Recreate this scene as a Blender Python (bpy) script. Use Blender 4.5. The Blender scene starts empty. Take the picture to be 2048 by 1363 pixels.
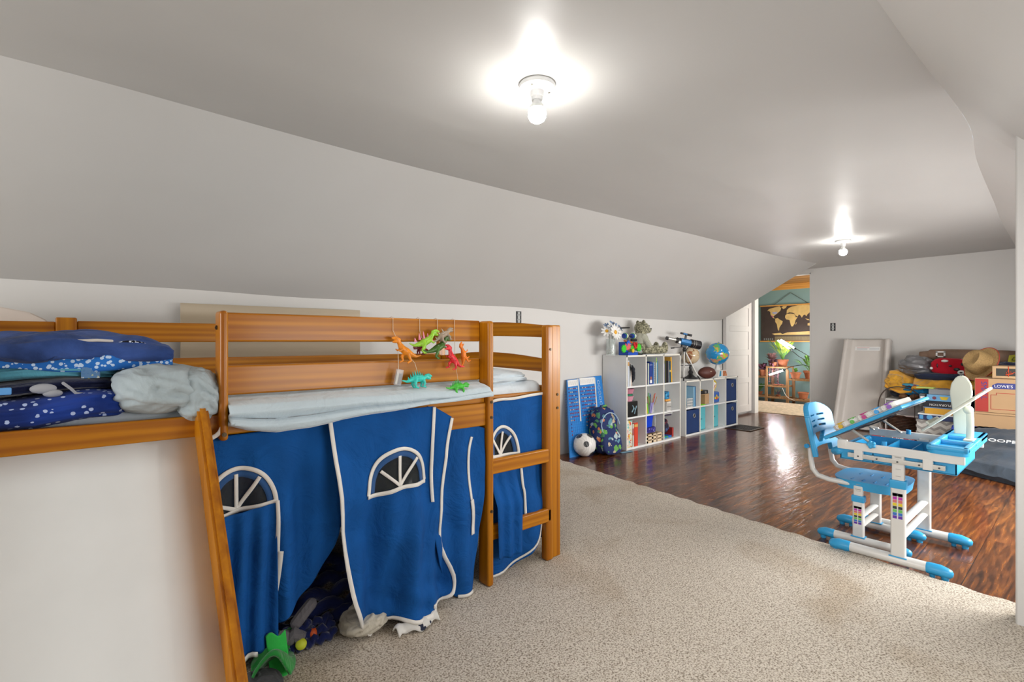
import bpy, bmesh, math, random
from mathutils import Vector, Matrix, noise
R = math.radians
PI = math.pi
C = bpy.context.scene.collection
SC = bpy.context.scene

# ---------------------------------------------------------------- camera, world, light, exposure
cam_d = bpy.data.cameras.new('camera'); cam = bpy.data.objects.new('camera', cam_d); C.objects.link(cam)
cam.location = (0, 0, 1.06); cam.rotation_euler = (R(90), 0, R(-40.6))
cam_d.sensor_width = 36; cam_d.lens = 36 * 1000 / 2048; cam_d.clip_start = 0.02
SC.camera = cam
SC.view_settings.view_transform = 'Standard'; SC.view_settings.look = 'None'
SC.view_settings.gamma = 1; SC.view_settings.use_curve_mapping = False
SC.view_settings.exposure = 0.68
wd = bpy.data.worlds.new('world'); SC.world = wd; wd.use_nodes = True
wd.node_tree.nodes['Background'].inputs[0].default_value = (.80, .88, 1, 1)
wd.node_tree.nodes['Background'].inputs[1].default_value = 1.0
def area(name, loc, rot, sx, sy, power, col=(1, 1, 1)):
    l = bpy.data.lights.new(name, 'AREA'); l.shape = 'RECTANGLE'; l.size = sx; l.size_y = sy
    l.energy = power; l.color = col
    o = bpy.data.objects.new(name, l); o.location = loc; o.rotation_euler = rot; C.objects.link(o); return o
# added out-of-view fill lamps at invented window openings and in the plant room
area('window_daylight', (-2.60, 1.3, 1.15), (0, R(-90), 0), 1.1, 1.5, 34, (1, .98, .95))
area('side_window_daylight', (1.45, -.395, .9), (R(75), 0, 0), 1.1, .6, 9, (1, .98, .95))
area('far_side_window_daylight', (4.2, -.395, .92), (R(68), 0, 0), 2.4, .5, 62, (1, .98, .95))
area('plant_room_daylight', (8.6, 1.46, 1.3), (R(90), 0, 0), 1.2, 1.1, 40, (1, .93, .82))
BULB = 140.0

# ---------------------------------------------------------------- mesh helpers
class MB:
    def __init__(s): s.bm = bmesh.new(); s.bev = False
    def merge(s, t, mi=0, M=None):
        if M is not None: bmesh.ops.transform(t, matrix=M, verts=t.verts)
        for f in t.faces: f.material_index = mi
        me = bpy.data.meshes.new('t'); t.to_mesh(me); t.free(); s.bm.from_mesh(me); bpy.data.meshes.remove(me); return s
    def box(s, x0, x1, y0, y1, z0, z1, bev=0, mi=0, M=None, seg=2):
        t = bmesh.new(); bmesh.ops.create_cube(t, size=1)
        bmesh.ops.scale(t, vec=(x1-x0, y1-y0, z1-z0), verts=t.verts)
        bmesh.ops.translate(t, vec=((x0+x1)/2, (y0+y1)/2, (z0+z1)/2), verts=t.verts)
        if bev: s.bev = True; bmesh.ops.bevel(t, geom=t.edges[:], offset=bev, segments=seg, affect='EDGES', profile=.5)
        return s.merge(t, mi, M)
    def cyl(s, p, q, r, r2=None, seg=16, mi=0, M=None):
        p = Vector(p); q = Vector(q); d = q-p
        t = bmesh.new(); bmesh.ops.create_cone(t, cap_ends=True, segments=seg, radius1=r, radius2=r if r2 is None else r2, depth=d.length)
        m = Matrix.Translation((p+q)/2) @ d.to_track_quat('Z', 'Y').to_matrix().to_4x4()
        bmesh.ops.transform(t, matrix=m, verts=t.verts)
        return s.merge(t, mi, M)
    def sphere(s, c, r, seg=20, mi=0, M=None):
        t = bmesh.new(); bmesh.ops.create_uvsphere(t, u_segments=seg, v_segments=max(6, seg*2//3), radius=1)
        rr = r if isinstance(r, (tuple, list)) else (r, r, r)
        bmesh.ops.scale(t, vec=rr, verts=t.verts); bmesh.ops.translate(t, vec=c, verts=t.verts)
        return s.merge(t, mi, M)
    def tube(s, pts, rad, seg=10, mi=0, M=None, flat=1.0, caps=True):
        P = [Vector(p) for p in pts]; n = len(P)
        rd = list(rad) if isinstance(rad, (list, tuple)) else [rad]*n
        if caps:
            a = (P[0]-P[1]).normalized(); b = (P[-1]-P[-2]).normalized()
            P = [P[0]+a*rd[0]*.85, P[0]+a*rd[0]*.5]+P+[P[-1]+b*rd[-1]*.5, P[-1]+b*rd[-1]*.85]
            rd = [rd[0]*.4, rd[0]*.85]+rd+[rd[-1]*.85, rd[-1]*.4]
        t = bmesh.new(); rings = []; up = None
        for i, p in enumerate(P):
            d = (P[min(i+1, len(P)-1)]-P[max(i-1, 0)]).normalized()
            if up is None: up = Vector((0, 0, 1)) if abs(d.z) < .9 else Vector((1, 0, 0))
            u = d.cross(up).normalized(); v = u.cross(d).normalized(); up = v
            rings.append([t.verts.new(p+u*math.cos(2*PI*k/seg)*rd[i]+v*math.sin(2*PI*k/seg)*rd[i]*flat) for k in range(seg)])
        for a, b in zip(rings, rings[1:]):
            for k in range(seg): t.faces.new((a[k], a[(k+1) % seg], b[(k+1) % seg], b[k]))
        t.faces.new(rings[0][::-1]); t.faces.new(rings[-1])
        return s.merge(t, mi, M)
    def lathe(s, prof, c=(0, 0, 0), seg=28, mi=0, M=None, sx=1, sy=1):
        t = bmesh.new(); rings = []
        for r, z in prof:
            rings.append([t.verts.new((c[0]+math.cos(2*PI*k/seg)*r*sx, c[1]+math.sin(2*PI*k/seg)*r*sy, c[2]+z)) for k in range(seg)])
        for a, b in zip(rings, rings[1:]):
            for k in range(seg): t.faces.new((a[k], a[(k+1) % seg], b[(k+1) % seg], b[k]))
        t.faces.new(rings[0][::-1]); t.faces.new(rings[-1])
        bmesh.ops.recalc_face_normals(t, faces=t.faces)
        return s.merge(t, mi, M)
    def face(s, pts, mi=0):
        t = bmesh.new(); t.faces.new([t.verts.new(p) for p in pts]); return s.merge(t, mi)
    def prism(s, pts, ax, a, b, mi=0, M=None, bev=0):
        # 2D outline extruded along axis ax from a to b
        def to3(p, w): return {'x': (w, p[0], p[1]), 'y': (p[0], w, p[1]), 'z': (p[0], p[1], w)}[ax]
        t = bmesh.new(); A = [t.verts.new(to3(p, a)) for p in pts]; B = [t.verts.new(to3(p, b)) for p in pts]; n = len(pts)
        t.faces.new(A); t.faces.new(B[::-1])
        for i in range(n): t.faces.new((A[i], B[i], B[(i+1) % n], A[(i+1) % n]))
        bmesh.ops.recalc_face_normals(t, faces=t.faces)
        if bev: s.bev = True; bmesh.ops.bevel(t, geom=t.edges[:], offset=bev, segments=2, affect='EDGES')
        return s.merge(t, mi, M)
    def grid(s, f, nu, nv, mi=0, keep=None, M=None):
        t = bmesh.new(); V = [[t.verts.new(f(i/nu, j/nv)) for i in range(nu+1)] for j in range(nv+1)]
        for j in range(nv):
            for i in range(nu):
                if keep is None or keep((i+.5)/nu, (j+.5)/nv): t.faces.new((V[j][i], V[j][i+1], V[j+1][i+1], V[j+1][i]))
        return s.merge(t, mi, M)

MATS = []
def link(name, b, ms, parent=None, world=False, angle=38, loc=None):
    me = bpy.data.meshes.new(name)
    bm = b.bm
    if parent is None and loc is None and len(bm.verts):
        xs = [v.co for v in bm.verts]
        loc = Vector(((min(p.x for p in xs)+max(p.x for p in xs))/2, (min(p.y for p in xs)+max(p.y for p in xs))/2, min(p.z for p in xs)))
        bmesh.ops.translate(bm, vec=-loc, verts=bm.verts)
    if parent is not None and world:
        M = Matrix.Identity(4); q = parent
        while q is not None:
            M = Matrix.LocRotScale(q.location, q.rotation_euler, None) @ M; q = q.parent
        bmesh.ops.transform(bm, matrix=M.inverted(), verts=bm.verts)
    bm.to_mesh(me); bm.free()
    for m in (ms if isinstance(ms, (list, tuple)) else [ms]): me.materials.append(m)
    me.polygons.foreach_set('use_smooth', [True]*len(me.polygons)); me.set_sharp_from_angle(angle=R(angle))
    o = bpy.data.objects.new(name, me); C.objects.link(o)
    if b.bev:
        w = o.modifiers.new('wn', 'WEIGHTED_NORMAL'); w.keep_sharp = True; w.weight = 80
    if parent is not None: o.parent = parent
    else: o.location = loc
    return o
def P(name, b, ms, parent, label=None, angle=38):         # a part, mesh given in the thing's own space
    o = link(name, b, ms, parent, angle=angle)
    if label: o['label'] = label
    return o
def PW(name, b, ms, parent, label=None, angle=38):        # a part, mesh given in room space
    o = link(name, b, ms, parent, world=True, angle=angle)
    if label: o['label'] = label
    return o
def tag(o, label, cat, group=None):
    o['label'] = label; o['category'] = cat
    if group: o['group'] = group
    return o
def thing(name, label, cat, loc, rz=0, group=None):
    o = bpy.data.objects.new(name, None); C.objects.link(o); o.location = loc; o.rotation_euler = (0, 0, rz)
    o.empty_display_size = .05
    return tag(o, label, cat, group)
def S(name, b, ms, label, cat, group=None, angle=38): return tag(link(name, b, ms, angle=angle), label, cat, group)
def struct(name, b, ms, angle=38):
    o = link(name, b, ms, angle=angle, loc=Vector((0, 0, 0))); o['kind'] = 'structure'; return o
def solid(o, th, off=0):
    m = o.modifiers.new('solid', 'SOLIDIFY'); m.thickness = th; m.offset = off; return o
def subd(o, n=1):
    m = o.modifiers.new('sub', 'SUBSURF'); m.levels = n; m.render_levels = n; return o
def remesh(o, vox, sm=3):
    m = o.modifiers.new('rm', 'REMESH'); m.mode = 'VOXEL'; m.voxel_size = vox; m.use_smooth_shade = True
    k = o.modifiers.new('sm', 'SMOOTH'); k.iterations = sm; k.factor = .5; return o
def text(txt, size, M, m, parent=None, name='lettering', ext=.0008, squash=1):
    cu = bpy.data.curves.new('txt', 'FONT'); cu.body = txt; cu.size = size; cu.extrude = ext; cu.align_x = 'CENTER'; cu.align_y = 'CENTER'
    cu.resolution_u = 3
    to = bpy.data.objects.new('txt', cu); C.objects.link(to)
    bpy.context.view_layer.update()
    me = bpy.data.meshes.new_from_object(to.evaluated_get(bpy.context.evaluated_depsgraph_get()))
    bpy.data.objects.remove(to)
    b = MB(); b.bm.from_mesh(me); bpy.data.meshes.remove(me)
    bmesh.ops.scale(b.bm, vec=(squash, 1, 1), verts=b.bm.verts)
    bmesh.ops.transform(b.bm, matrix=M, verts=b.bm.verts)
    return link(name, b, m, parent, world=True) if parent is not None else b
# orientation for lettering on a face: right vector, up vector, origin
def frame(o, right, up):
    r = Vector(right).normalized(); u = Vector(up).normalized(); n = r.cross(u)
    M = Matrix.Identity(4)
    for i in range(3): M[i][0] = r[i]; M[i][1] = u[i]; M[i][2] = n[i]; M[i][3] = o[i]
    return M

# ---------------------------------------------------------------- materials
def nt(name):
    m = bpy.data.materials.new(name); m.use_nodes = True; t = m.node_tree
    return m, t, t.nodes['Principled BSDF'], t.nodes.new, t.links.new
def coords(N, L, scale=(1, 1, 1), kind='Object', rot=(0, 0, 0)):
    tc = N('ShaderNodeTexCoord'); mp = N('ShaderNodeMapping'); L(tc.outputs[kind], mp.inputs[0])
    mp.inputs['Scale'].default_value = scale; mp.inputs['Rotation'].default_value = rot; return mp.outputs[0]
def ramp(N, L, src, stops, const=False):
    r = N('ShaderNodeValToRGB'); L(src, r.inputs[0]); e = r.color_ramp.elements
    if const: r.color_ramp.interpolation = 'CONSTANT'
    while len(e) < len(stops): e.new(.5)
    for k, (p, c) in enumerate(stops): e[k].position = p; e[k].color = (*c, 1)
    return r.outputs[0]
def tex(N, L, kind, vec, scale, out=0, detail=3, **kw):
    t = N('ShaderNodeTex'+kind); L(vec, t.inputs['Vector']); t.inputs['Scale'].default_value = scale
    if kind == 'Noise': t.inputs['Detail'].default_value = detail
    for k, v in kw.items():
        if k in t.inputs: t.inputs[k].default_value = v
        else: setattr(t, k, v)
    return t.outputs[out]
def bump(N, L, b, src, strength, dist, prev=None):
    n = N('ShaderNodeBump'); n.inputs['Strength'].default_value = strength; n.inputs['Distance'].default_value = dist
    L(src, n.inputs['Height'])
    if prev: L(prev, n.inputs['Normal'])
    L(n.outputs[0], b.inputs['Normal']); return n.outputs[0]
CACHE = {}
def mat(name, col, rough=.5, metal=0, spec=.5, var=.06, vs=8, bs=0, bd=.001, bn=200, coat=0, sheen=0, emit=0, alpha=1, kind='Object'):
    if name in CACHE: return CACHE[name]
    m, t, b, N, L = nt(name)
    v = coords(N, L, kind=kind)
    n = tex(N, L, 'Noise', v, vs)
    lo = tuple(c*(1-var) for c in col); hi = tuple(min(1, c*(1+var)) for c in col)
    L(ramp(N, L, n, [(.3, lo), (.7, hi)]), b.inputs['Base Color'])
    b.inputs['Roughness'].default_value = rough; b.inputs['Metallic'].default_value = metal
    b.inputs['Specular IOR Level'].default_value = spec; b.inputs['Coat Weight'].default_value = coat
    b.inputs['Sheen Weight'].default_value = sheen; b.inputs['Alpha'].default_value = alpha
    if bs: bump(N, L, b, tex(N, L, 'Noise', v, bn, detail=2), bs, bd)
    if emit: b.inputs['Emission Color'].default_value = (*col, 1); b.inputs['Emission Strength'].default_value = emit
    CACHE[name] = m; return m

def plaster(name, col, rough=.42, wave=.0):
    m, t, b, N, L = nt(name); v = coords(N, L)
    n = tex(N, L, 'Noise', v, 1.3, detail=2)
    L(ramp(N, L, n, [(.3, tuple(c*.97 for c in col)), (.7, tuple(min(1, c*1.02) for c in col))]), b.inputs['Base Color'])
    b.inputs['Roughness'].default_value = rough; b.inputs['Specular IOR Level'].default_value = .3
    p = bump(N, L, b, tex(N, L, 'Noise', v, 60, detail=3), .12, .002)
    if wave: bump(N, L, b, tex(N, L, 'Noise', coords(N, L, (1.3, 3.2, 2.2)), 1.0, detail=2), wave, .03, p)
    return m
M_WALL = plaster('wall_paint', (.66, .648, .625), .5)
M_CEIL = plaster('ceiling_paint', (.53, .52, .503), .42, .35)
M_TEAL = plaster('teal_paint', (.22, .34, .34), .6)
M_DOOR = mat('door_paint', (.60, .575, .56), .4, var=.02)

def wood(name, axis, lo, hi, scale=1.0, rough=.34, coat=.15):
    m, t, b, N, L = nt(name)
    st = {'x': (1.1, 42, 42), 'y': (42, 1.1, 42), 'z': (42, 42, 1.1)}[axis]
    st = tuple(q*scale for q in st)
    v = coords(N, L, st); n1 = tex(N, L, 'Noise', v, 1.0, detail=4, Distortion=.6)
    v2 = coords(N, L, tuple(q*.5 for q in st)); w = tex(N, L, 'Wave', v2, .5, out=1, Distortion=9.0, Detail=4.0, bands_direction='Z' if axis != 'z' else 'X')
    mx = N('ShaderNodeMix'); mx.data_type = 'FLOAT'; mx.inputs[0].default_value = .22
    L(n1, mx.inputs[2]); L(w, mx.inputs[3])
    mid = tuple((p+q)/2 for p, q in zip(lo, hi))
    L(ramp(N, L, mx.outputs[0], [(.25, lo), (.48, mid), (.7, hi)]), b.inputs['Base Color'])
    b.inputs['Roughness'].default_value = rough; b.inputs['Specular IOR Level'].default_value = .3; b.inputs['Coat Weight'].default_value = coat; b.inputs['Coat Roughness'].default_value = .15
    bump(N, L, b, mx.outputs[0], .08, .001)
    return m
PLO, PHI = (.27, .076, .001), (.52, .195, .003)
PX, PY, PZ = (wood('pine_stain_'+a, a, PLO, PHI) for a in 'xyz')
M_PLY = wood('plywood', 'x', (.42, .34, .235), (.55, .47, .35), .35, .6, 0)
M_BAMBOO = wood('stand_wood', 'z', (.25, .12, .05), (.45, .26, .12), 1, .6, 0)
M_TRIMW = wood('orange_trim_wood', 'y', (.55, .24, .05), (.80, .42, .12), 1, .45, 0)

def floor_wood():
    m, t, b, N, L = nt('laminate_floor')
    v0 = coords(N, L)
    br = N('ShaderNodeTexBrick'); L(v0, br.inputs['Vector'])
    br.inputs['Scale'].default_value = 1; br.inputs['Brick Width'].default_value = 1.22; br.inputs['Row Height'].default_value = .19
    br.inputs['Mortar Size'].default_value = .0016; br.inputs['Mortar Smooth'].default_value = .1; br.offset = .37; br.inputs['Bias'].default_value = 0
    br.inputs['Color1'].default_value = (0, 0, 0, 1); br.inputs['Color2'].default_value = (1, 1, 1, 1); br.inputs['Mortar'].default_value = (.5, .5, .5, 1)
    ad = N('ShaderNodeVectorMath'); ad.operation = 'MULTIPLY_ADD'
    L(br.outputs[0], ad.inputs[0]); ad.inputs[1].default_value = (3.1, 7.7, 0); 
    mp = coords(N, L, (2.2, 26, 26)); L(mp, ad.inputs[2])
    n = tex(N, L, 'Noise', ad.outputs[0], 1.0, detail=5, Distortion=1.6)
    fine = tex(N, L, 'Noise', coords(N, L, (6, 90, 90)), 1.0, detail=3)
    mx = N('ShaderNodeMix'); mx.data_type = 'FLOAT'; mx.inputs[0].default_value = .3; L(n, mx.inputs[2]); L(fine, mx.inputs[3])
    col = ramp(N, L, mx.outputs[0], [(.34, (.022, .007, .003)), (.45, (.075, .022, .006)), (.54, (.15, .045, .010)), (.66, (.28, .095, .018))])
    mm = N('ShaderNodeMix'); mm.data_type = 'RGBA'; L(br.outputs['Fac'], mm.inputs[0]); L(col, mm.inputs[6]); mm.inputs[7].default_value = (.012, .005, .003, 1)
    L(mm.outputs[2], b.inputs['Base Color'])
    b.inputs['Roughness'].default_value = .22; b.inputs['Specular IOR Level'].default_value = .35
    b.inputs['Coat Weight'].default_value = .25; b.inputs['Coat Roughness'].default_value = .12
    p = bump(N, L, b, tex(N, L, 'Noise', coords(N, L, (6, 24, 24)), 1.0, detail=2, Distortion=1.0), .38, .008)
    bump(N, L, b, br.outputs['Fac'], -.5, .002, p)
    return m
M_FLOOR = floor_wood()
def carpet():
    m, t, b, N, L = nt('carpet_pile'); v = coords(N, L)
    n1 = tex(N, L, 'Noise', v, 170, detail=5); c1 = ramp(N, L, n1, [(.34, (.20, .15, .10)), (.46, (.50, .43, .34)), (.58, (.72, .65, .55))])
    n2 = tex(N, L, 'Noise', v, 1.7, detail=3, Distortion=.5); c2 = ramp(N, L, n2, [(.34, (.80, .74, .66)), (.50, (1, 1, 1))])
    mx = N('ShaderNodeMix'); mx.data_type = 'RGBA'; mx.blend_type = 'MULTIPLY'; mx.inputs[0].default_value = 1; L(c1, mx.inputs[6]); L(c2, mx.inputs[7])
    L(mx.outputs[2], b.inputs['Base Color']); b.inputs['Roughness'].default_value = .95; b.inputs['Specular IOR Level'].default_value = .1
    b.inputs['Sheen Weight'].default_value = .2
    bump(N, L, b, tex(N, L, 'Noise', v, 240, detail=3), .8, .005); return m
M_CARPET = carpet()
def fabric(name, col, weave=600, fold=0, rough=.85, sheen=.1, var=.1):
    m, t, b, N, L = nt(name); v = coords(N, L)
    n = tex(N, L, 'Noise', v, 9, detail=4)
    L(ramp(N, L, n, [(.3, tuple(c*(1-var) for c in col)), (.7, tuple(min(1, c*(1+var)) for c in col))]), b.inputs['Base Color'])
    b.inputs['Roughness'].default_value = rough; b.inputs['Sheen Weight'].default_value = sheen; b.inputs['Specular IOR Level'].default_value = .2
    p = bump(N, L, b, tex(N, L, 'Noise', v, weave, detail=2), .3, .001)
    if fold: bump(N, L, b, tex(N, L, 'Noise', v, 7, detail=4, Distortion=2.2), fold, .022, p)
    return m
M_TENT = fabric('tent_cotton', (.004, .076, .285), 500, .55, .85, .0, .14)
M_TENTW = fabric('tent_piping', (.74, .71, .66), 500, .1)
M_FLEECE = fabric('pale_blue_fleece', (.50, .59, .64), 220, .5, .95, .5, .05)
M_SHEET = fabric('sheet', (.66, .72, .76), 300, .3)
M_WHITE = mat('white_laminate', (.77, .78, .77), .35, var=.02)
M_WEDGE = mat('cream_edge', (.76, .74, .66), .4, var=.02)
M_PLW = mat('white_enamel', (.66, .65, .62), .28, var=.02, coat=.2)
M_BLUE = mat('sky_blue_plastic', (.030, .33, .63), .33, var=.02)
M_BLUED = mat('deep_blue_plastic', (.02, .25, .52), .35, var=.02)
M_CREAM = mat('cream_plastic', (.60, .62, .53), .4, var=.02)
M_STEEL = mat('steel', (.55, .54, .50), .35, .8, var=.05)
M_BLACK = mat('black_plastic', (.012, .012, .014), .35)
M_DARK = mat('dark_grey_plastic', (.05, .05, .055), .45)
M_BRONZE = mat('bolt', (.10, .07, .04), .35, .7)
M_PAPER = mat('paper_white', (.78, .78, .76), .6, var=.03)
M_TERRA = mat('terracotta', (.44, .15, .07), .85, var=.15, vs=30)
M_CARD = mat('cardboard', (.43, .27, .14), .8, var=.05, vs=5)
M_CORD = mat('twine', (.62, .48, .34), .9)
M_NAVY = fabric('navy_bin_fabric', (.012, .035, .125), 500, .05)
M_AQUA = fabric('aqua_bin_fabric', (.10, .44, .50), 300, .05)
def glass(name, col=(.8, .85, .85), a=.25, rough=.08):
    m, t, b, N, L = nt(name); b.inputs['Base Color'].default_value = (*col, 1); b.inputs['Roughness'].default_value = rough
    b.inputs['Alpha'].default_value = a; b.inputs['Specular IOR Level'].default_value = .6
    n = tex(N, L, 'Noise', coords(N, L), 20); bump(N, L, b, n, .1, .002); return m
M_VINYL = glass('clear_vinyl', (.16, .17, .16), .18, .10)
M_GLASS = glass('clear_glass', (.75, .82, .80), .28, .03)
M_CLEAR = glass('clear_plastic', (.70, .72, .74), .35, .2)
def emis(name, col, s):
    m, t, b, N, L = nt(name); b.inputs['Base Color'].default_value = (.9, .9, .9, 1)
    b.inputs['Emission Color'].default_value = (*col, 1); b.inputs['Emission Strength'].default_value = s; return m
M_BULB = emis('lit_bulb', (1, .975, .93), BULB)
M_GROW = emis('grow_light_tube', (1, .94, 1), 40)
def dots(name, base, dot, scale=40, thr=.18, base2=None, rough=.9, extra=None):
    """base cloth with scattered dots (stars, speckles)"""
    m, t, b, N, L = nt(name); v = coords(N, L)
    d = tex(N, L, 'Voronoi', v, scale, out=0)
    n = tex(N, L, 'Noise', v, 6, detail=3)
    bc = ramp(N, L, n, [(.38, base), (.62, base2 or base)])
    f = N('ShaderNodeMath'); f.operation = 'LESS_THAN'; L(d, f.inputs[0]); f.inputs[1].default_value = thr
    mx = N('ShaderNodeMix'); mx.data_type = 'RGBA'; L(f.outputs[0], mx.inputs[0]); L(bc, mx.inputs[6]); mx.inputs[7].default_value = (*dot, 1)
    L(mx.outputs[2], b.inputs['Base Color']); b.inputs['Roughness'].default_value = rough; b.inputs['Sheen Weight'].default_value = .05; b.inputs['Specular IOR Level'].default_value = .2
    bump(N, L, b, tex(N, L, 'Noise', v, 200), .3, .001); return m
def blobs(name, base, cols, scale=20, thr=.42, rough=.8, st=(1, 1, 1)):
    """base with random-coloured blobs"""
    m, t, b, N, L = nt(name); v = coords(N, L, st)
    dn = tex(N, L, 'Noise', v, scale*1.1, out=1, detail=2); ma = N('ShaderNodeVectorMath'); ma.operation = 'MULTIPLY_ADD'
    L(dn, ma.inputs[0]); ma.inputs[1].default_value = (1.3/scale,)*3; L(v, ma.inputs[2]); v = ma.outputs[0]
    vo = N('ShaderNodeTexVoronoi'); L(v, vo.inputs['Vector']); vo.inputs['Scale'].default_value = scale
    f = N('ShaderNodeMath'); f.operation = 'LESS_THAN'; L(vo.outputs[0], f.inputs[0]); f.inputs[1].default_value = thr
    sp = N('ShaderNodeSeparateColor'); L(vo.outputs['Color'], sp.inputs[0])
    cr = ramp(N, L, sp.outputs[0], [(k/len(cols), c) for k, c in enumerate(cols)], True)
    mx = N('ShaderNodeMix'); mx.data_type = 'RGBA'; L(f.outputs[0], mx.inputs[0]); mx.inputs[6].default_value = (*base, 1); L(cr, mx.inputs[7])
    L(mx.outputs[2], b.inputs['Base Color']); b.inputs['Roughness'].default_value = rough
    bump(N, L, b, tex(N, L, 'Noise', coords(N, L), 12), .3, .01); return m
def nz(p, s, seed=0): return noise.noise(Vector(p)*s+Vector((seed*7.3, seed*3.1, seed*1.7)))

def flat(name, col, rough=.6): return mat('c_'+name, col, rough, var=.04)

# ================================================================= the setting
XB, XF, HC = -2.6, 7.5, 2.04
YK, YR = 3.25, -.38
CREL = [(-2.6, 2.45), (-.3, 2.45), (0, 2.44), (.45, 2.47), (1.15, 2.50), (2.1, 2.49), (2.6, 2.475), (3.5, 2.45), (4.2, 2.41), (5.2, 2.40), (5.9, 2.39), (6.5, 2.34), (7.02, 2.29)]
LOWZ = [(-2.6, 1.345), (0, 1.345), (.5, 1.345), (.97, 1.33), (2.85, 1.353), (3.2, 1.345), (3.7, 1.315), (5.6, 1.30), (6.44, 1.335)]
CRER = [(-2.6, .45), (1.7, .41), (2.2, .40), (2.73, .375), (3.155, .37), (3.5, .41), (3.89, .43), (5.0, .47), (5.6, .50), (7.5, .54)]
def interp(t, x):
    if x <= t[0][0]: return t[0][1]
    for (a, p), (b, q) in zip(t, t[1:]):
        if x <= b:
            u = (x-a)/(b-a); return p+(q-p)*u
    return t[-1][1]
def sint(t, x, w=.18): return sum(interp(t, x+d) for d in (-w, -w/2, 0, w/2, w))/5
# floor
b = MB(); b.face([(XB, YR, 0), (XF+.05, YR, 0), (XF+.05, 3.6, 0), (XB, 3.6, 0)]); struct('floor', b, M_FLOOR)
b = MB()
def carp(u, v):
    y = YR+(YK-YR)*v; xe = 2.80+.13*y+.006*math.sin(y*37)+.012*noise.noise(Vector((y*14, 0, 0)))
    return (XB+(xe-XB)*u, y, .013)
b.grid(carp, 40, 240)
def carpe(u, v):
    p = carp(1, v); return (p[0]+.004*u, p[1], .013*(1-u))
b.grid(carpe, 1, 240)
o = S('carpet', b, M_CARPET, 'beige cut-pile carpet covering the near half of the attic floor', 'carpet')
# ceiling: flat strip between the two slopes
def fc(u, v):
    x = XB+(XF-XB)*u
    yl = sint(CREL, x) if x < 7.0 else 3.34; yr = sint(CRER, x)
    return (x, yr+(yl-yr)*v, HC)
b = MB(); b.grid(lambda u, v: (lambda x: (x, sint(CRER, x)+(sint(CREL, x)-sint(CRER, x))*v, HC))(XB+(7.02-XB)*u), 60, 8)
b.face([(7.02, .53, HC), (XF, .54, HC), (XF, 3.4, HC), (7.02, 3.4, HC)])
b.face([(6.40, 2.28, HC+.002), (7.02, 2.28, HC+.002), (7.02, 3.4, HC+.002), (6.40, 3.4, HC+.002)])
struct('ceiling', b, M_CEIL)
# left slope ends on a diagonal cut in front of the door recess
def fsl(u, v):
    xe = 6.44+(7.02-6.44)*v; x = XB+(xe-XB)*u
    yt = sint(CREL, x); zb = sint(LOWZ, x)
    s = 4*v*(1-v)*.018*math.sin(x*1.7)
    return (x, YK+(yt-YK)*v, zb+(HC-zb)*v+s)
b = MB(); b.grid(fsl, 80, 12); struct('ceiling_slope_left', b, M_CEIL)
# vertical face closing the slope void at its end
b = MB(); b.face([(6.44, YK, 1.335), (7.02, 2.29, HC), (7.02, 2.29, HC+.01), (6.44, YK, HC+.01)]); struct('trim_1', b, M_CEIL)
def fsr(u, v):
    x = XB+(XF-XB)*u; yt = sint(CRER, x); yb = YR; zt = HC
    k = max(0, min(1, (x-3.05)/.12)); sl = 1.25*(1-k)+.80*k; sl = sl*(1-v)+(.875*(1-k)+.8*k)*v if k < 1 else sl
    y = yt+(yb-yt)*v
    z = HC-sl*(yt-y)+.012*math.sin(x*2.3)*v*(1-v)*4
    return (x, y, z)
b = MB(); b.grid(fsr, 90, 10); struct('ceiling_slope_right', b, M_WALL)  # given the lighter wall paint to stand in for lamplight on this slope
# walls
b = MB(); b.grid(lambda u, v: (lambda x: (x, YK, sint(LOWZ, x)*v))(XB+(6.44-XB)*u), 80, 2)
b.face([(6.44, YK, 0), (6.44, 3.36, 0), (6.44, 3.36, HC), (6.44, YK, HC)])
b.face([(6.44, 3.36, 0), (XF+.05, 3.36, 0), (XF+.05, 3.36, HC), (6.44, 3.36, HC)])
struct('wall_left', b, M_WALL)
DY0, DY1, DZ = 2.515, 3.27, 1.985
b = MB()
b.box(XF, XF+.11, YR, DY0, 0, HC); b.box(XF, XF+.11, DY1, 3.36, 0, HC); b.box(XF, XF+.11, DY0, DY1, DZ, HC)
struct('wall_far', b, M_WALL)
b = MB()   # thin painted jambs and head of the doorway
b.box(XF-.004, XF+.112, DY0-.002, DY0+.012, 0, DZ); b.box(XF-.004, XF+.112, DY1-.012, DY1+.002, 0, DZ); b.box(XF-.004, XF+.112, DY0, DY1, DZ-.012, DZ+.002)
struct('trim_2', b, M_WALL)
b = MB()
b.box(XB, .85, YR-.04, YR, 0, 1.6); b.box(2.05, 3.0, YR-.04, YR, 0, 1.6); b.box(5.4, XF, YR-.04, YR, 0, 1.6); b.box(3.0, 5.4, YR-.04, YR, 0, .65); b.box(3.0, 5.4, YR-.04, YR, 1.2, 1.6); b.box(.85, 2.05, YR-.04, YR, 0, .58); b.box(.85, 2.05, YR-.04, YR, 1.22, 1.6)
struct('wall_right', b, M_WALL)
b = MB(); b.box(2.62, 2.72, YR, .193, 0, 1.9); o = struct('wall_partition', b, M_WALL)
m = o.modifiers.new('b', 'BEVEL'); m.width = .006; m.segments = 2
b = MB()
b.box(XB-.06, XB, YR-.05, .5, 0, HC); b.box(XB-.06, XB, 2.1, 3.4, 0, HC); b.box(XB-.06, XB, .5, 2.1, 0, .58); b.box(XB-.06, XB, .5, 2.1, 1.72, HC)
struct('wall_back', b, M_WALL)
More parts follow.
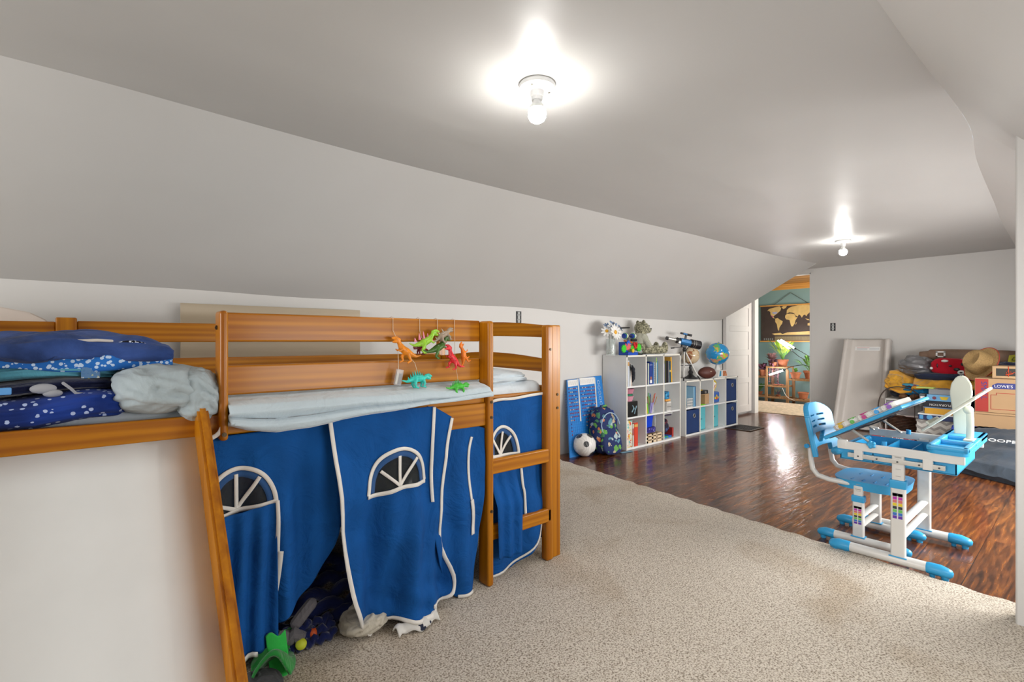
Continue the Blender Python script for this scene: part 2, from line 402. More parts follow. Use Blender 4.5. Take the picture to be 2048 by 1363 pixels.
def window(n, x0, x1, y0, y1, z0, z1, ax):  # frames of invented windows, out of view, added to house the fill lamps
    b = MB(); t = .035
    if ax == 'x':
        for q in ((y0, y0+t, z0, z1), (y1-t, y1, z0, z1), (y0, y1, z0, z0+t), (y0, y1, z1-t, z1)): b.box(x0, x1, *q, bev=.004)
    else:
        for q in ((x0, x0+t, z0, z1), (x1-t, x1, z0, z1)): b.box(q[0], q[1], y0, y1, q[2], q[3], bev=.004)
        for q in ((z0, z0+t), (z1-t, z1)): b.box(x0, x1, y0, y1, *q, bev=.004)
    return struct('window_'+str(n), b, M_PLW)
window(1, XB-.055, XB-.02, .5, 2.1, .58, 1.72, 'x'); window(2, .85, 2.05, YR-.05, YR-.01, .58, 1.22, 'y'); window(3, 3.0, 5.4, YR-.05, YR-.01, .65, 1.2, 'y')
# open panelled door folded back against the recess
d = thing('door_1', 'white five-panel door standing open beside the low shelves', 'door', (7.49, 3.325, .035)); d['kind'] = 'structure'
b = MB(); W_, H_ = .79, 1.93
b.box(-W_, 0, -.018, .018, 0, H_, bev=.002)
P('leaf', b, M_DOOR, d)
b = MB()
zs = [.10, .42, .50, .82, .90, 1.16, 1.24, 1.50, 1.58, 1.83]
xs0, xs1 = -W_+.10, -.10
def bar(x0, x1, z0, z1): b.box(x0, x1, -.027, -.017, z0, z1, bev=.004)
bar(-W_, xs0, 0, H_); bar(xs1, 0, 0, H_)
bar(xs0, xs1, 0, .10)
for k in range(4): bar(xs0, xs1, zs[2*k+1], zs[2*k+2])
bar(xs0, xs1, 1.83, H_)
P('panel_frame', b, M_DOOR, d)
b = MB(); b.box(0, .012, -.02, .02, 1.5, 1.6); b.box(0, .012, -.02, .02, .25, .35); P('hinge', b, M_STEEL, d)

# plant room beyond the doorway
X0, X1, Z1 = XF+.11, 9.62, 2.085
b = MB(); b.face([(X0-.06, 1.4, 0), (X1, 1.4, 0), (X1, 5.2, 0), (X0-.06, 5.2, 0)]); struct('floor_plant_room', b, M_FLOOR)
b = MB(); b.face([(X0, 1.4, Z1), (X1, 1.4, Z1), (X1, 5.2, Z1), (X0, 5.2, Z1)])
struct('ceiling_plant_room', b, wood('wood_ceiling', 'y', (.17, .065, .015), (.47, .22, .06), .6, .5, 0))
b = MB(); b.box(X1, X1+.05, 1.35, 5.25, 0, Z1+.05); b.box(X0, X1, 5.2, 5.25, 0, Z1+.05)
b.box(X0, X1, 1.35, 1.4, 0, .6); b.box(X0, X1, 1.35, 1.4, 1.9, Z1); b.box(X0, 7.9, 1.35, 1.4, .6, 1.9); b.box(9.3, X1, 1.35, 1.4, .6, 1.9)
b.box(X0-.002, X0+.004, 1.4, DY0, 0, Z1); b.box(X0-.002, X0+.004, DY1, 5.2, 0, Z1)
struct('wall_plant_room', b, M_TEAL)
b = MB(); b.box(X1-.03, X1, 1.4, 5.2, Z1-.10, Z1-.002, bev=.003); struct('trim_3', b, M_TRIMW)

# ================================================================= ceiling lights
def lamp(x, y, label, lean=0):
    t = thing('ceiling_light', label, 'ceiling light', (x, y, HC), 0, 'bare bulb ceiling lights')
    b = MB(); b.lathe([(.001, 0), (.066, 0), (.070, -.006), (.066, -.016), (.050, -.024), (.030, -.028), (.001, -.028)]); P('base_plate', b, M_WHITE, t)
    b = MB(); b.lathe([(.001, -.026), (.026, -.026), (.025, -.045), (.0215, -.049), (.021, -.062), (.001, -.062)], seg=24); P('socket', b, M_WHITE, t)
    for s in (-1, 1): b = MB(); b.cyl((s*.045, -.02, -.020), (s*.045, -.02, -.027), .005); P('screw', b, M_STEEL, t)
    b = MB(); b.lathe([(.001, -.060), (.015, -.061), (.0175, -.072), (.025, -.082), (.0300, -.090), (.0322, -.096), (.001, -.096)], seg=24); P('bulb_collar', b, M_WHITE, t)  # opaque upper bulb, shaped to keep its glow off the nearby ceiling
    b = MB(); b.lathe([(.001, -.0965), (.0326, -.0965), (.0343, -.104), (.0350, -.112), (.0335, -.125), (.0275, -.137), (.016, -.145), (.001, -.148)], seg=28)
    P('bulb', b, M_BULB, t)
    return t
lamp(1.316, 1.388, 'bare glowing bulb in a white ceiling socket, nearest the camera above the bed')
lamp(5.62, 1.60, 'bare glowing bulb in a white ceiling socket, at the far end over the wood floor')
# wall outlets
def outlet(loc, rz, label):
    t = thing('wall_outlet', label, 'outlet', loc, rz, 'uncovered wall outlets')
    b = MB(); b.box(-.030, .030, -.004, 0, -.052, .052, bev=.002)
    P('box', b, M_BLACK, t)
    b = MB()
    for z in (-.02, .02): b.sphere((0, -.005, z), (.017, .004, .014), 16)
    b.box(-.012, .012, -.006, 0, -.046, .046); P('socket', b, mat('outlet_grey', (.45, .46, .45), .5), t)
    for z in (-.02, .02):
        for x in (-.006, .006): b = MB(); b.box(x-.0015, x+.0015, -.0105, -.008, z-.004, z+.005); P('slot', b, M_BLACK, t)
outlet((2.86, YK, 1.265), 0, 'uncovered dark wall outlet above the foot of the bed')
outlet((XF, 2.25, 1.245), R(-90), 'uncovered dark wall outlet on the far wall above the leaning slide')
# floor vent
t = thing('floor_vent', 'dark metal floor register in front of the low shelf unit', 'vent', (6.11, 2.78, 0), R(0))
b = MB()
for q in ((-.19, .19, -.155, -.13), (-.19, .19, .13, .155), (-.19, -.165, -.13, .13), (.165, .19, -.13, .13)): b.box(*q, 0, .008, bev=.002)
P('frame', b, mat('vent_brown', (.05, .035, .025), .35, .5), t)
b = MB()
for k in range(14): b.box(-.165, .165, -.125+k*.0185, -.119+k*.0185, .001, .006)
for k in range(5): b.box(-.11+k*.055, -.106+k*.055, -.13, .13, .001, .0065)
P('grille', b, M_BLACK, t)

# ================================================================= loft bed
bed = thing('loft_bed', 'orange-stained pine low loft bed with guard rails and built-in ladder', 'bed', (.75, 2.2, 0))
def board(name, x0, x1, y0, y1, z0, z1, m, bev=.006, label=None):
    b = MB(); b.box(x0, x1, y0, y1, z0, z1, bev=bev, seg=3); return PW(name, b, m, bed, label)
BX0, BX1, BYB = -.30, 1.775, 2.75
board('post', 1.715, 1.775, 1.705, 1.75, .013, 1.137, PZ); board('post', 1.668, 1.714, 1.69, 1.735, .013, 1.137, PZ, .012)
board('post', 1.715, 1.765, 2.715, BYB, .013, 1.137, PZ)
board('post', 1.303, 1.334, 1.672, 1.748, .013, 1.146, PZ, .012, 'ladder-side post')
board('post', -.085, -.02, 2.70, BYB+.01, .013, 1.155, PZ)
board('post', -.33, -.285, 2.70, BYB, .013, 1.146, PZ); board('post', -.33, -.285, 1.705, 1.75, .013, 1.10, PZ)
board('post', .302, .326, 1.665, 1.735, .765, 1.150, PZ, .010, 'short upright at the left end of the guard rail')
board('guard_rail', .326, 1.303, 1.732, 1.752, 1.058, 1.148, PX); board('guard_rail', .326, 1.303, 1.732, 1.752, .893, .985, PX)
board('side_rail', BX0, 1.303, 1.700, 1.728, .777, .842, PX); board('side_rail', 1.02, 1.303, 1.690, 1.715, .70, .798, PX); board('side_rail', 1.334, 1.715, 1.745, 1.765, .70, .818, PX)
board('back_rail', -.02, 1.715, 2.73, 2.75, 1.055, 1.143, PX); board('back_rail', BX0, -.085, 2.73, 2.75, 1.064, 1.138, PX)
board('back_rail', BX0, 1.715, 2.73, 2.75, .90, .982, PX); board('side_rail', BX0, 1.715, 2.73, 2.75, .71, .84, PX)
board('ladder_rung', 1.334, 1.690, 1.69, 1.715, .483, .549, PX, .008); board('ladder_rung', 1.334, 1.700, 1.69, 1.715, .199, .265, PX, .008)
def arch(name, x0, x1, z0, z1, rise):
    n = 14; ys = [1.75+(2.715-1.75)*k/n for k in range(n+1)]
    pts = [(y, z0+rise*.35*math.sin(PI*k/n)) for k, y in enumerate(ys)]+[(y, z1+rise*math.sin(PI*k/n)) for k, y in reversed(list(enumerate(ys)))]
    b = MB(); b.prism(pts, 'x', x0, x1, bev=.004); return PW(name, b, PY, bed, angle=50)
arch('foot_board', 1.735, 1.757, 1.077, 1.135, .030); arch('foot_board', 1.735, 1.757, .905, .968, .030)
board('foot_board', 1.735, 1.757, 1.75, 2.715, .71, .84, PY)
arch('head_board', -.318, -.296, 1.077, 1.135, .03); arch('head_board', -.318, -.296, .905, .968, .03); board('head_board', -.318, -.296, 1.75, 2.70, .71, .84, PY)
b = MB()
for k in range(12): b.box(-.25+k*.163, -.17+k*.163, 1.73, 2.73, .74, .758)
PW('slat', b, PY, bed, 'row of pine slats under the mattress')
def bolt(x, y, z, nx, ny):
    b = MB(); b.cyl((x, y, z), (x+nx*.004, y+ny*.004, z), .0065, seg=12); b.cyl((x, y, z), (x+nx*.006, y+ny*.006, z), .0035, seg=8)
    PW('bolt', b, M_BRONZE, bed)
for z in (.80, .735): bolt(1.318, 1.672, z, 0, -1); bolt(1.752, 1.705, z, 0, -1)
bolt(1.318, 1.672, .335, 0, -1); bolt(1.69, 1.69, 1.02, 0, -1); bolt(.314, 1.665, .785, 0, -1); bolt(.302, 1.70, 1.10, -1, 0)

b = MB(); b.box(-.28, 1.715, 1.765, 2.715, .76, .868, bev=.04, seg=4)
S('mattress', b, M_SHEET, 'pale mattress lying in the loft bed', 'mattress')

# slide hooked on the front rail; its chute runs down to the right of the camera's feet
sl = thing('slide', 'white slide with stained pine side boards hooked on the front bed rail', 'slide', (0, 1.65, .80))
def sp(x, s, n): # s down the chute, n above its surface
    a = R(50); return (x, 1.700-math.cos(a)*s-math.sin(a)*n, .778-math.sin(a)*s+math.cos(a)*n)
b = MB()
q0, q1 = 0.0, .975
b.grid(lambda u, v: sp(-.30+.545*u, q0+(q1-q0)*v, 0), 4, 10); o = PW('chute', b, M_WHITE, sl); solid(o, .008, -1)
def sboard(x0, x1):
    b = MB(); pts = []
    # outline in (s, n) then into the Y-Z plane
    out = [(-.035, -.05), (-.075, -.02), (-.085, .0), (-.085, .045), (-.070, .078), (-.03, .090), (.03, .092), (.92, .092), (.965, .05), (.975, -.04), (.10, -.05)]
    yz = [sp(0, s, n)[1:] for s, n in out]
    b.prism(yz, 'x', x0, x1, bev=.007); PW('side_board', b, wood('pine_slope', 'z', PLO, PHI, .8), sl)
sboard(.245, .273); sboard(-.328, -.300)

# ================================================================= cloth tent round the bed
def resample(pl, v):
    ds = [0]
    for a, b in zip(pl, pl[1:]): ds.append(ds[-1]+math.dist(a, b))
    return _at(pl, ds, v*ds[-1])
def _at(pl, ds, d):
    for k in range(len(pl)-1):
        if d <= ds[k+1] or k == len(pl)-2:
            u = (d-ds[k])/max(1e-9, ds[k+1]-ds[k]); return tuple(p+(q-p)*u for p, q in zip(pl[k], pl[k+1]))
def smoothpl(pl, it=2):
    for _ in range(it):
        o = [pl[0]]
        for a, b in zip(pl, pl[1:]): o += [tuple(p*.75+q*.25 for p, q in zip(a, b)), tuple(p*.25+q*.75 for p, q in zip(a, b))]
        pl = o+[pl[-1]]
    return pl
def inside(p, poly):
    r = False; j = len(poly)-1
    for i in range(len(poly)):
        (xi, yi), (xj, yj) = poly[i], poly[j]
        if (yi > p[1]) != (yj > p[1]) and p[0] < (xj-xi)*(p[1]-yi)/(yj-yi)+xi: r = not r
        j = i
    return r
def panel(name, cols, yf, parent, hole=None, nu=60, nv=80, m=None, th=.0016):
    cols = [smoothpl(c) for c in cols]
    def xz(u, v):
        pts = [resample(c, v) for c in cols]; k = min(len(pts)-2, int(u*(len(pts)-1))); w = u*(len(pts)-1)-k
        a, b_ = pts[k], pts[k+1]; return (a[0]+(b_[0]-a[0])*w, a[1]+(b_[1]-a[1])*w)
    b = MB()
    b.grid(lambda u, v: (lambda q: (q[0], yf(*q), max(.016, q[1])))(xz(u, v)), nu, nv, keep=(None if hole is None else (lambda u, v: not inside(xz(u, v), hole))))
    o = PW(name, b, m or M_TENT, parent, angle=180); solid(o, th); return o
def ribbon(path, w, yf, parent, off=-.004, name='piping', m=None, closed=False):
    pl = smoothpl(path, 2)
    b = MB(); t = bmesh.new(); rows = []
    n = len(pl)
    for i, p in enumerate(pl):
        a = pl[max(0, i-1)]; c = pl[min(n-1, i+1)]; dx, dz = c[0]-a[0], c[1]-a[1]; l = math.hypot(dx, dz) or 1
        nx, nz_ = -dz/l, dx/l
        rows.append([t.verts.new((p[0]+nx*w*s, yf(p[0]+nx*w*s, p[1]+nz_*w*s)+off, max(.017, p[1]+nz_*w*s))) for s in (-.5, 0, .5)])
    for r1, r2 in zip(rows, rows[1:]):
        for k in range(2): t.faces.new((r1[k], r1[k+1], r2[k+1], r2[k]))
    b.merge(t); o = PW(name, b, m or M_TENTW, parent, angle=180); solid(o, .004); return o
tent = thing('bed_tent', 'royal blue cloth play tent with white piping hung round the loft bed', 'bed tent', (.75, 1.72, .0))
def yA(x, z): d = max(0, .78-z); return 1.694+.018*math.sin(x*34+z*3)*min(1, d*3)+.012*math.sin(x*71+1)*min(1, d*2)+.10*max(0, d-.15)*max(0, (x-.40))*2.0+.006*nz((x, z, 0), 9, 1)
def yPk(x, z): d = max(0, .56-z); return 1.672+.011*math.sin(x*118+.6*math.sin(z*9))*min(1, d*6+.15)-.02*d
def yB(x, z): d = max(0, .8-z); return 1.664-.03*d+.030*math.sin(x*24+z*2.4+.7)*min(1, d*1.8)+.012*math.sin(x*61-z*5)*min(1, d*2)+.045*nz((x, z*.8, 0), 6, 2)*min(1, d*2.5)+(.016*math.sin(z*60+x*30)*max(0, .2-z)*4)
def yC(x, z): d = max(0, .8-z); return 1.698-.015*d+.014*math.sin(x*46+z*2)*min(1, d*2)+.012*nz((x, z, 0), 8, 3)*min(1, d*3)
def yD(x, z): d = max(0, .8-z); return 1.727+.014*math.sin(x*30+z*3)*min(1, d*3)+.020*nz((x, z, 0), 7, 4)*min(1, d*2)
winA = smoothpl([(.270, .537), (.272, .60), (.30, .655), (.35, .676), (.400, .666), (.435, .637), (.458, .59), (.462, .545)], 2)
winB = smoothpl([(.758, .518), (.763, .585), (.803, .645), (.871, .674), (.943, .652), (.984, .592), (.993, .530)], 2)
winD = smoothpl([(1.35, .52), (1.35, .62), (1.38, .668), (1.429, .683), (1.488, .647), (1.518, .58), (1.521, .51)], 2)
pa = panel('left_panel', [[(.262, .775), (.262, .5), (.28, .3), (.32, .145)], [(.46, .778), (.46, .5), (.44, .3), (.40, .17)], [(.653, .788), (.667, .681), (.684, .504), (.650, .341), (.566, .216), (.469, .165)]], yA, tent, winA, 60, 90)
pb = panel('front_panel', [[(.623, .805), (.636, .698), (.658, .444), (.681, .219), (.711, .107), (.762, .030)], [(.83, .808), (.83, .5), (.83, .25), (.86, .056)], [(1.027, .808), (1.03, .5), (1.02, .25), (.99, .036)], [(1.108, .760), (1.084, .661), (1.084, .573), (1.056, .422), (1.067, .263), (1.122, .108), (1.108, .062)]], yB, tent, winB, 90, 100)
pc = panel('corner_panel', [[(1.02, .806), (1.02, .5), (1.04, .25), (1.10, .08), (1.150, .020)], [(1.14, .742), (1.14, .5), (1.14, .25), (1.175, .018)], [(1.296, .690), (1.296, .404), (1.26, .15), (1.225, .02)]], yC, tent, None, 40, 80)
pd = panel('foot_panel', [[(1.325, .785), (1.325, .5), (1.325, .2), (1.335, .025)], [(1.53, .800), (1.53, .5), (1.52, .2), (1.50, .02)], [(1.690, .808), (1.708, .72), (1.705, .45), (1.70, .25), (1.66, .12), (1.60, .06)]], yD, tent, winD, 60, 80)
b = MB(); b.grid(lambda u, v: (-.27+.01*math.sin(u*40), 1.72+.97*u, .74-.72*v), 30, 10); PW('head_panel', b, M_TENT, tent, angle=180)  # unseen cloth added at the head end to keep light out of the den
b = MB(); b.grid(lambda u, v: (-.27+.54*u, 1.722+.008*math.sin(u*40), .765-.74*v), 30, 10); PW('front_corner_panel', b, M_TENT, tent, angle=180)  # hidden behind the slide, added to block light and darken the den
b = MB()  # end panel under the foot board and back panel, closing the den
b.grid(lambda u, v: (1.70+.01*math.sin(u*40), 1.76+.93*u, .80-.70*v), 30, 10); PW('end_panel', b, M_TENT, tent, angle=180)
b = MB(); b.grid(lambda u, v: (-.25+1.92*u, 2.70+.01*math.sin(u*60), .74-.70*v), 50, 8); PW('back_panel', b, M_TENT, tent, angle=180)
def pocket(parent, xl, xr, ztop, zbot, yf, slant=0, taper=0):
    o = panel('gathered_pocket', [[(xl, ztop), (xl+taper, zbot)], [((xl+xr)/2, ztop+slant/2), ((xl+xr)/2, zbot-.01)], [(xr, ztop+slant), (xr-taper, zbot-.005)]], yf, parent, None, 110, 40)
    return o
pocket(pa, .262, .460, .535, .118, yPk, .018)
def yDk(x, z): d = max(0, .53-z); return 1.732+.007*math.sin(x*110)*min(1, d*6+.1)-.055*min(1, max(0, .47-z)*8)
pocket(pd, 1.34, 1.500, .548, .125, lambda x, z: yDk(x, z)-.012, -.02, .01)
def winpane(parent, arch, base, yf, hub, spokes, nm):
    b = MB(); xs = [p[0] for p in arch]; zs = [p[1] for p in arch]
    x0, x1, z0, z1 = min(xs)-.01, max(xs)+.01, min(zs)-.02, max(zs)+.01
    big = arch
    cx, cz = sum(xs)/len(xs), sum(zs)/len(zs)
    big = [(cx+(p[0]-cx)*1.04, cz+(p[1]-cz)*1.04) for p in arch]
    b.grid(lambda u, v: (x0+(x1-x0)*u, yf(x0+(x1-x0)*u, z0+(z1-z0)*v)+.002, z0+(z1-z0)*v), 40, 30, keep=lambda u, v: inside((x0+(x1-x0)*u, z0+(z1-z0)*v), big))
    PW('window_pane', b, M_VINYL, parent, 'clear vinyl window pane', 180)
    # dark blue inner rim
    inner = [(hub[0]+(p[0]-hub[0])*.86, hub[1]+(p[1]-hub[1])*.86) for p in arch]
    ribbon(inner, .020, yf, parent, -.001, 'window_rim', fabric('sheer_blue', (.03, .09, .24), 500, .1))
    ribbon(arch, .013, yf, parent, -.005)
    ribbon(base, .014, yf, parent, -.006)
    for s in spokes: ribbon([hub, ((hub[0]+s[0])/2, (hub[1]+s[1])/2), s], .011, yf, parent, -.004, 'window_spoke')
winpane(pa, winA, [(.262, .535), (.30, .537), (.343, .541), (.40, .548), (.460, .556)], yA, (.355, .545), [(.352, .655), (.415, .640), (.285, .58)], 'A')
winpane(pb, winB, [(.756, .512), (.812, .515), (.871, .529), (.94, .526), (.996, .524)], yB, (.873, .535), [(.873, .643), (.950, .625), (.806, .595)], 'B')
winpane(pd, winD, [(1.345, .555), (1.43, .55), (1.52, .545)], yD, (1.405, .555), [(1.425, .655), (1.475, .63), (1.36, .63)], 'D')
for par, path, w, yf in [
    (pa, [(.265, .772), (.300, .785), (.312, .812)], .012, lambda x, z: 1.675),
    (pa, [(.462, .56), (.464, .50), (.462, .42), (.462, .37)], .011, lambda x, z: yA(x, z)-.012),
    (pa, [(.468, .40), (.462, .33), (.452, .25)], .018, lambda x, z: yA(x, z)-.014),
    (pa, [(.27, .110), (.34, .108), (.40, .112)], .014, lambda x, z: yPk(x, z)-.004),
    (pb, [(.623, .805), (.636, .698), (.658, .444), (.681, .219), (.711, .107), (.765, .030)], .013, yB),
    (pb, [(1.108, .756), (1.084, .661), (1.084, .573), (1.056, .422), (1.067, .263), (1.122, .108), (1.108, .062), (1.05, .045), (.998, .029)], .012, yB),
    (pb, [(.762, .030), (.80, .045), (.86, .060), (.93, .045), (.99, .036), (1.03, .05), (1.035, .06), (1.00, .062)], .014, yB),
    (pb, [(1.027, .806), (1.022, .7), (1.024, .55), (1.022, .44)], .012, lambda x, z: yB(x, z)-.002),
    (pc, [(1.232, .66), (1.214, .60), (1.212, .50), (1.225, .40)], .012, yC),
    (pc, [(1.225, .40), (1.238, .34), (1.24, .25)], .019, lambda x, z: yC(x, z)-.003),
    (pc, [(1.155, .022), (1.19, .022), (1.225, .024)], .014, lambda x, z: yC(x, z)-.002),
    (pd, [(1.69, .806), (1.708, .72), (1.706, .5), (1.702, .30), (1.685, .27)], .012, yD),
    (pd, [(1.34, .79), (1.40, .802), (1.48, .797), (1.58, .806), (1.69, .810)], .012, yD),
    (pd, [(1.528, .50), (1.535, .40), (1.55, .36), (1.553, .25)], .011, yD),
    (pd, [(1.67, .20), (1.64, .11), (1.55, .055), (1.47, .03), (1.36, .022)], .010, yD)]:
    ribbon(path, w, yf, par)

# ================================================================= bedding
def cushion(c, s, seed, amp=.08, frq=7, p=3.0, n=(56, 32)):
    """soft pillow-like body: superellipsoid with wrinkles"""
    def sgn(v, e): return math.copysign(abs(v)**e, v)
    b = MB(); t = bmesh.new(); rings = []
    nu, nv = n
    for j in range(nv+1):
        la = -PI/2+PI*j/nv; row = []
        for i in range(nu):
            lo = 2*PI*i/nu; e = 2/p
            q = (sgn(math.cos(la), e)*sgn(math.cos(lo), e), sgn(math.cos(la), e)*sgn(math.sin(lo), e), sgn(math.sin(la), .8))
            k = 1+amp*noise.noise(Vector((q[0]*frq*.4+seed, q[1]*frq*.4, q[2]*frq*.8+seed*3)))+amp*.4*noise.noise(Vector((q[0]*frq*1.3+seed, q[1]*frq*1.3, q[2]*frq*2)))
            row.append(t.verts.new((c[0]+q[0]*s[0]*k, c[1]+q[1]*s[1]*k, c[2]+q[2]*s[2]*k)))
        rings.append(row)
    for a, q in zip(rings, rings[1:]):
        for k in range(nu): t.faces.new((a[k], a[(k+1) % nu], q[(k+1) % nu], q[k]))
    bmesh.ops.remove_doubles(t, verts=t.verts, dist=1e-5)
    return b.merge(t)
# thick fleece blanket on the mattress whose front edge rolls over the side rail
BB = [(.33, .815), (.38, .795), (.46, .778), (.56, .782), (.66, .798), (.80, .806), (.95, .818), (1.10, .826), (1.20, .832), (1.29, .838)]
def fbl(u, v):
    x = .325+.97*u; zb = interp(BB, x) ; r = .5+.5*math.sin(x*9)
    w = noise.noise(Vector((x*5, v*3, 1)))*.010
    prof = [(2.66, .880), (2.4, .900+.03*max(0, 1-abs(x-.75)/.3)), (2.1, .905+.015*max(0, 1-abs(x-.75)/.3)), (1.86, .900), (1.765, .890), (1.720, .876), (1.690, .872), (1.655, .862), (1.640, .845), (1.668, (.845+zb)/2+.006), (1.634, (.845+zb)/2-.008), (1.640, zb+.010), (1.668, zb), (1.688, zb+.012)]
    k = v*(len(prof)-1); i = min(len(prof)-2, int(k)); f = k-i; f = f*f*(3-2*f)*.5+f*.5
    y = prof[i][0]+(prof[i+1][0]-prof[i][0])*f; z = prof[i][1]+(prof[i+1][1]-prof[i][1])*f
    w2 = .007*math.sin(x*13+v*16)*max(0, v-.55)*2; return (x, y+w+w2, z+w*.6)
b = MB(); b.grid(fbl, 110, 66)
o = S('blanket', b, M_FLEECE, 'pale blue fleece blanket on the mattress, rolled over the rail above the tent', 'blanket', angle=180); solid(o, .008, 0)
b = cushion((1.47, 2.22, .885), (.235, .46, .040), 5, .06, 8, 3.2); S('folded_blanket', b, fabric('white_blue_fleece', (.62, .70, .75), 240, .4, .95, .4), 'whitish folded blanket at the foot of the bed', 'blanket', angle=180)
b = cushion((-.35, 2.15, .95), (.15, .33, .07), 3, .05, 5, 2.6); S('pillow', b, M_SHEET, 'white pillow at the head of the bed, left edge of the photo', 'pillow', angle=180)
# stack of plush blankets
M_STAR = dots('navy_stars', (.008, .022, .13), (.45, .55, .8), 50, .24, (.015, .05, .30))
M_PL1 = dots('blue_speckle', (.02, .14, .50), (.55, .7, .9), 85, .38, (.03, .20, .62))
M_PL2 = fabric('slate_blue_plush', (.030, .065, .22), 240, .5, .9, .08, .6)
M_AQF = fabric('aqua_plush', (.10, .34, .45), 200, .5, .9, .1, .25)
M_NVP = fabric('navy_plush', (.006, .010, .045), 200, .4, .9, .3)
M_BKD = dots('black_dotted', (.006, .006, .012), (.7, .75, .85), 120, .40)
def drape(name, X0, X1, Y0, Y1, z, h, seed, m, label, tilt=0, bulge=.012, cat='blanket'):
    b = cushion(((X0+X1)/2, (Y0+Y1)/2, z+h/2), ((X1-X0)/2, (Y1-Y0)/2, h/2*1.05), seed, .07, 6, 4.0)
    for v in b.bm.verts:
        v.co.z += tilt*(v.co.x-(X0+X1)/2)+bulge*math.sin(v.co.x*17+seed)
    return tag(link(name, b, m, angle=180), label, cat, None)
o1 = drape('folded_blanket', -.30, .115, 1.70, 2.2, .838, .086, 1, M_STAR, 'navy blanket with white constellations, bottom of the folded stack on the bed', -.03)
o2 = drape('folded_blanket', -.36, .10, 1.76, 2.2, .918, .040, 2, M_NVP, 'thin near-black blanket with a pale figure, above the constellation blanket', .02, .006)
b = MB(); b.box(-.175, -.135, 1.742, 1.75, .927, .945, bev=.003); PW('care_tag', b, flat('tag_blue', (.12, .38, .8)), o2)
b = MB()
b.sphere((-.078, 1.752, .938), (.026, .010, .013), 16); b.sphere((-.060, 1.752, .925), (.020, .010, .010), 14)
b.tube([(-.04, 1.752, .950), (-.025, 1.752, .935), (-.015, 1.752, .922), (.005, 1.752, .918)], .004, 6)
PW('printed_figure', b, flat('grey_print', (.36, .37, .40)), o2)
o3 = drape('folded_blanket', -.32, .10, 1.78, 2.2, .952, .046, 3, M_AQF, 'aqua plush blanket with a knitted-look band in the folded stack', .01, .006)
b = MB(); b.box(-.005, .035, 1.775, 1.783, .958, .990, bev=.004); PW('patterned_band', b, blobs('band', (.10, .22, .42), [(.7, .72, .7), (.08, .2, .4), (.6, .6, .3)], 120, .4), o3, 'pale patterned band')
o4 = drape('folded_blanket', -.27, .19, 1.80, 2.25, .992, .048, 4, M_PL2, 'slate blue plush blanket with a speckled bright blue fold, on top of the stack', 0, .008)
b = MB()   # second fold of the same blanket, puffed up and speckled
def fold(u, v):
    x = -.27+.47*u; hump = math.sin(PI*min(1, max(0, u)))**.5
    a = PI*(v*1.15-.1)
    y = 1.99-.205*math.cos(a)*(.9+.1*hump)-.02; z = 1.022+.060*hump*math.sin(a)**.5 if math.sin(a) > 0 else 1.022+.03*math.sin(a)
    return (x, y+.016*nz((x, v, 0), 12)+.010*math.sin(x*22+v*9), z+.012*nz((x, v*2, 2), 9)+.005*math.sin(x*26+v*14))
b.grid(fold, 50, 36); o = PW('top_fold', b, M_PL2, o4, angle=180); solid(o, .012)
b = MB()
def spk(u, v):
    x = -.23+.43*u; zt = 1.044+.022*math.sin(PI*min(1, u*1.05))-.02*u ; zb = .988-.010*u+.006*math.sin(u*9)
    z = zb+(zt-zb)*(1-v); return (x, 1.783-.016*math.sin(PI*v)+.03*(1-v)+.004*math.sin(x*45+v*3), z)
b.grid(spk, 60, 12); o = PW('speckled_fold', b, M_PL1, o4, 'bright blue speckled fold', 180); solid(o, .01)
b = MB()
b.grid(lambda u, v: (.055+.12*u, 1.775+.012*(1-v), 1.034+.006*(1-u)+(.030*math.sin(PI*u)**.7)*(1-v)-.016*u), 20, 6); o = PW('dotted_patch', b, M_BKD, o4, 'black patch with white dots', 180); solid(o, .008)
b = MB(); b.tube([(-.15, 1.79, 1.044), (-.08, 1.785, 1.055), (-.02, 1.783, 1.060), (.03, 1.783, 1.062), (.06, 1.785, 1.060)], .004, 8, flat=1); PW('cream_edge', b, fabric('cream_edge', (.62, .58, .54), 300, .1), o4)
# crumpled pale fleece at the end of the stack
def crumple(c, s, seed, m, name, label, amp=.22, cat='blanket', p=2.4, n=(96, 56), frq=7, nf=13):
    """bunched cloth: a soft core with rounded folds wandering over it, fused into one surface"""
    rnd = random.Random(seed); mn = min(s); c = Vector(c)
    b = cushion(c, (s[0]*.86, s[1]*.86, s[2]*.84), seed, .10, 5, p, (40, 24))
    for v in b.bm.verts:
        if v.co.z < c.z-s[2]*.80: v.co.z = c.z-s[2]*.80
    for k in range(nf):
        a = rnd.uniform(0, 2*PI); e = rnd.uniform(-.5, 1.25); da = rnd.uniform(.10, .26)*rnd.choice((-1, 1)); de = rnd.uniform(-.16, .16); pts = []
        for i in range(9):
            ca, sa_, ce, se = math.cos(a), math.sin(a), math.cos(e), math.sin(e); q = 2/p
            f = lambda v, w: math.copysign(abs(v)**w, v)
            pts.append(c+Vector((s[0]*.86*f(ca, q)*f(ce, q), s[1]*.86*f(sa_, q)*f(ce, q), max(-.62*s[2], s[2]*.80*f(se, .9)))))
            a += da+rnd.uniform(-.05, .05); e = max(-.6, min(1.4, e+de+rnd.uniform(-.08, .08)))
        r = mn*rnd.uniform(.13, .24)*(1+amp)
        b.tube(pts, [r*(.55+.45*math.sin(PI*(i+1)/10)) for i in range(9)], 8)
    o = link(name, b, m, angle=180); remesh(o, max(s)/42, 3); return tag(o, label, cat)
M_GFL = fabric('grey_blue_fleece', (.38, .445, .47), 200, .5, .95, .15, .06)
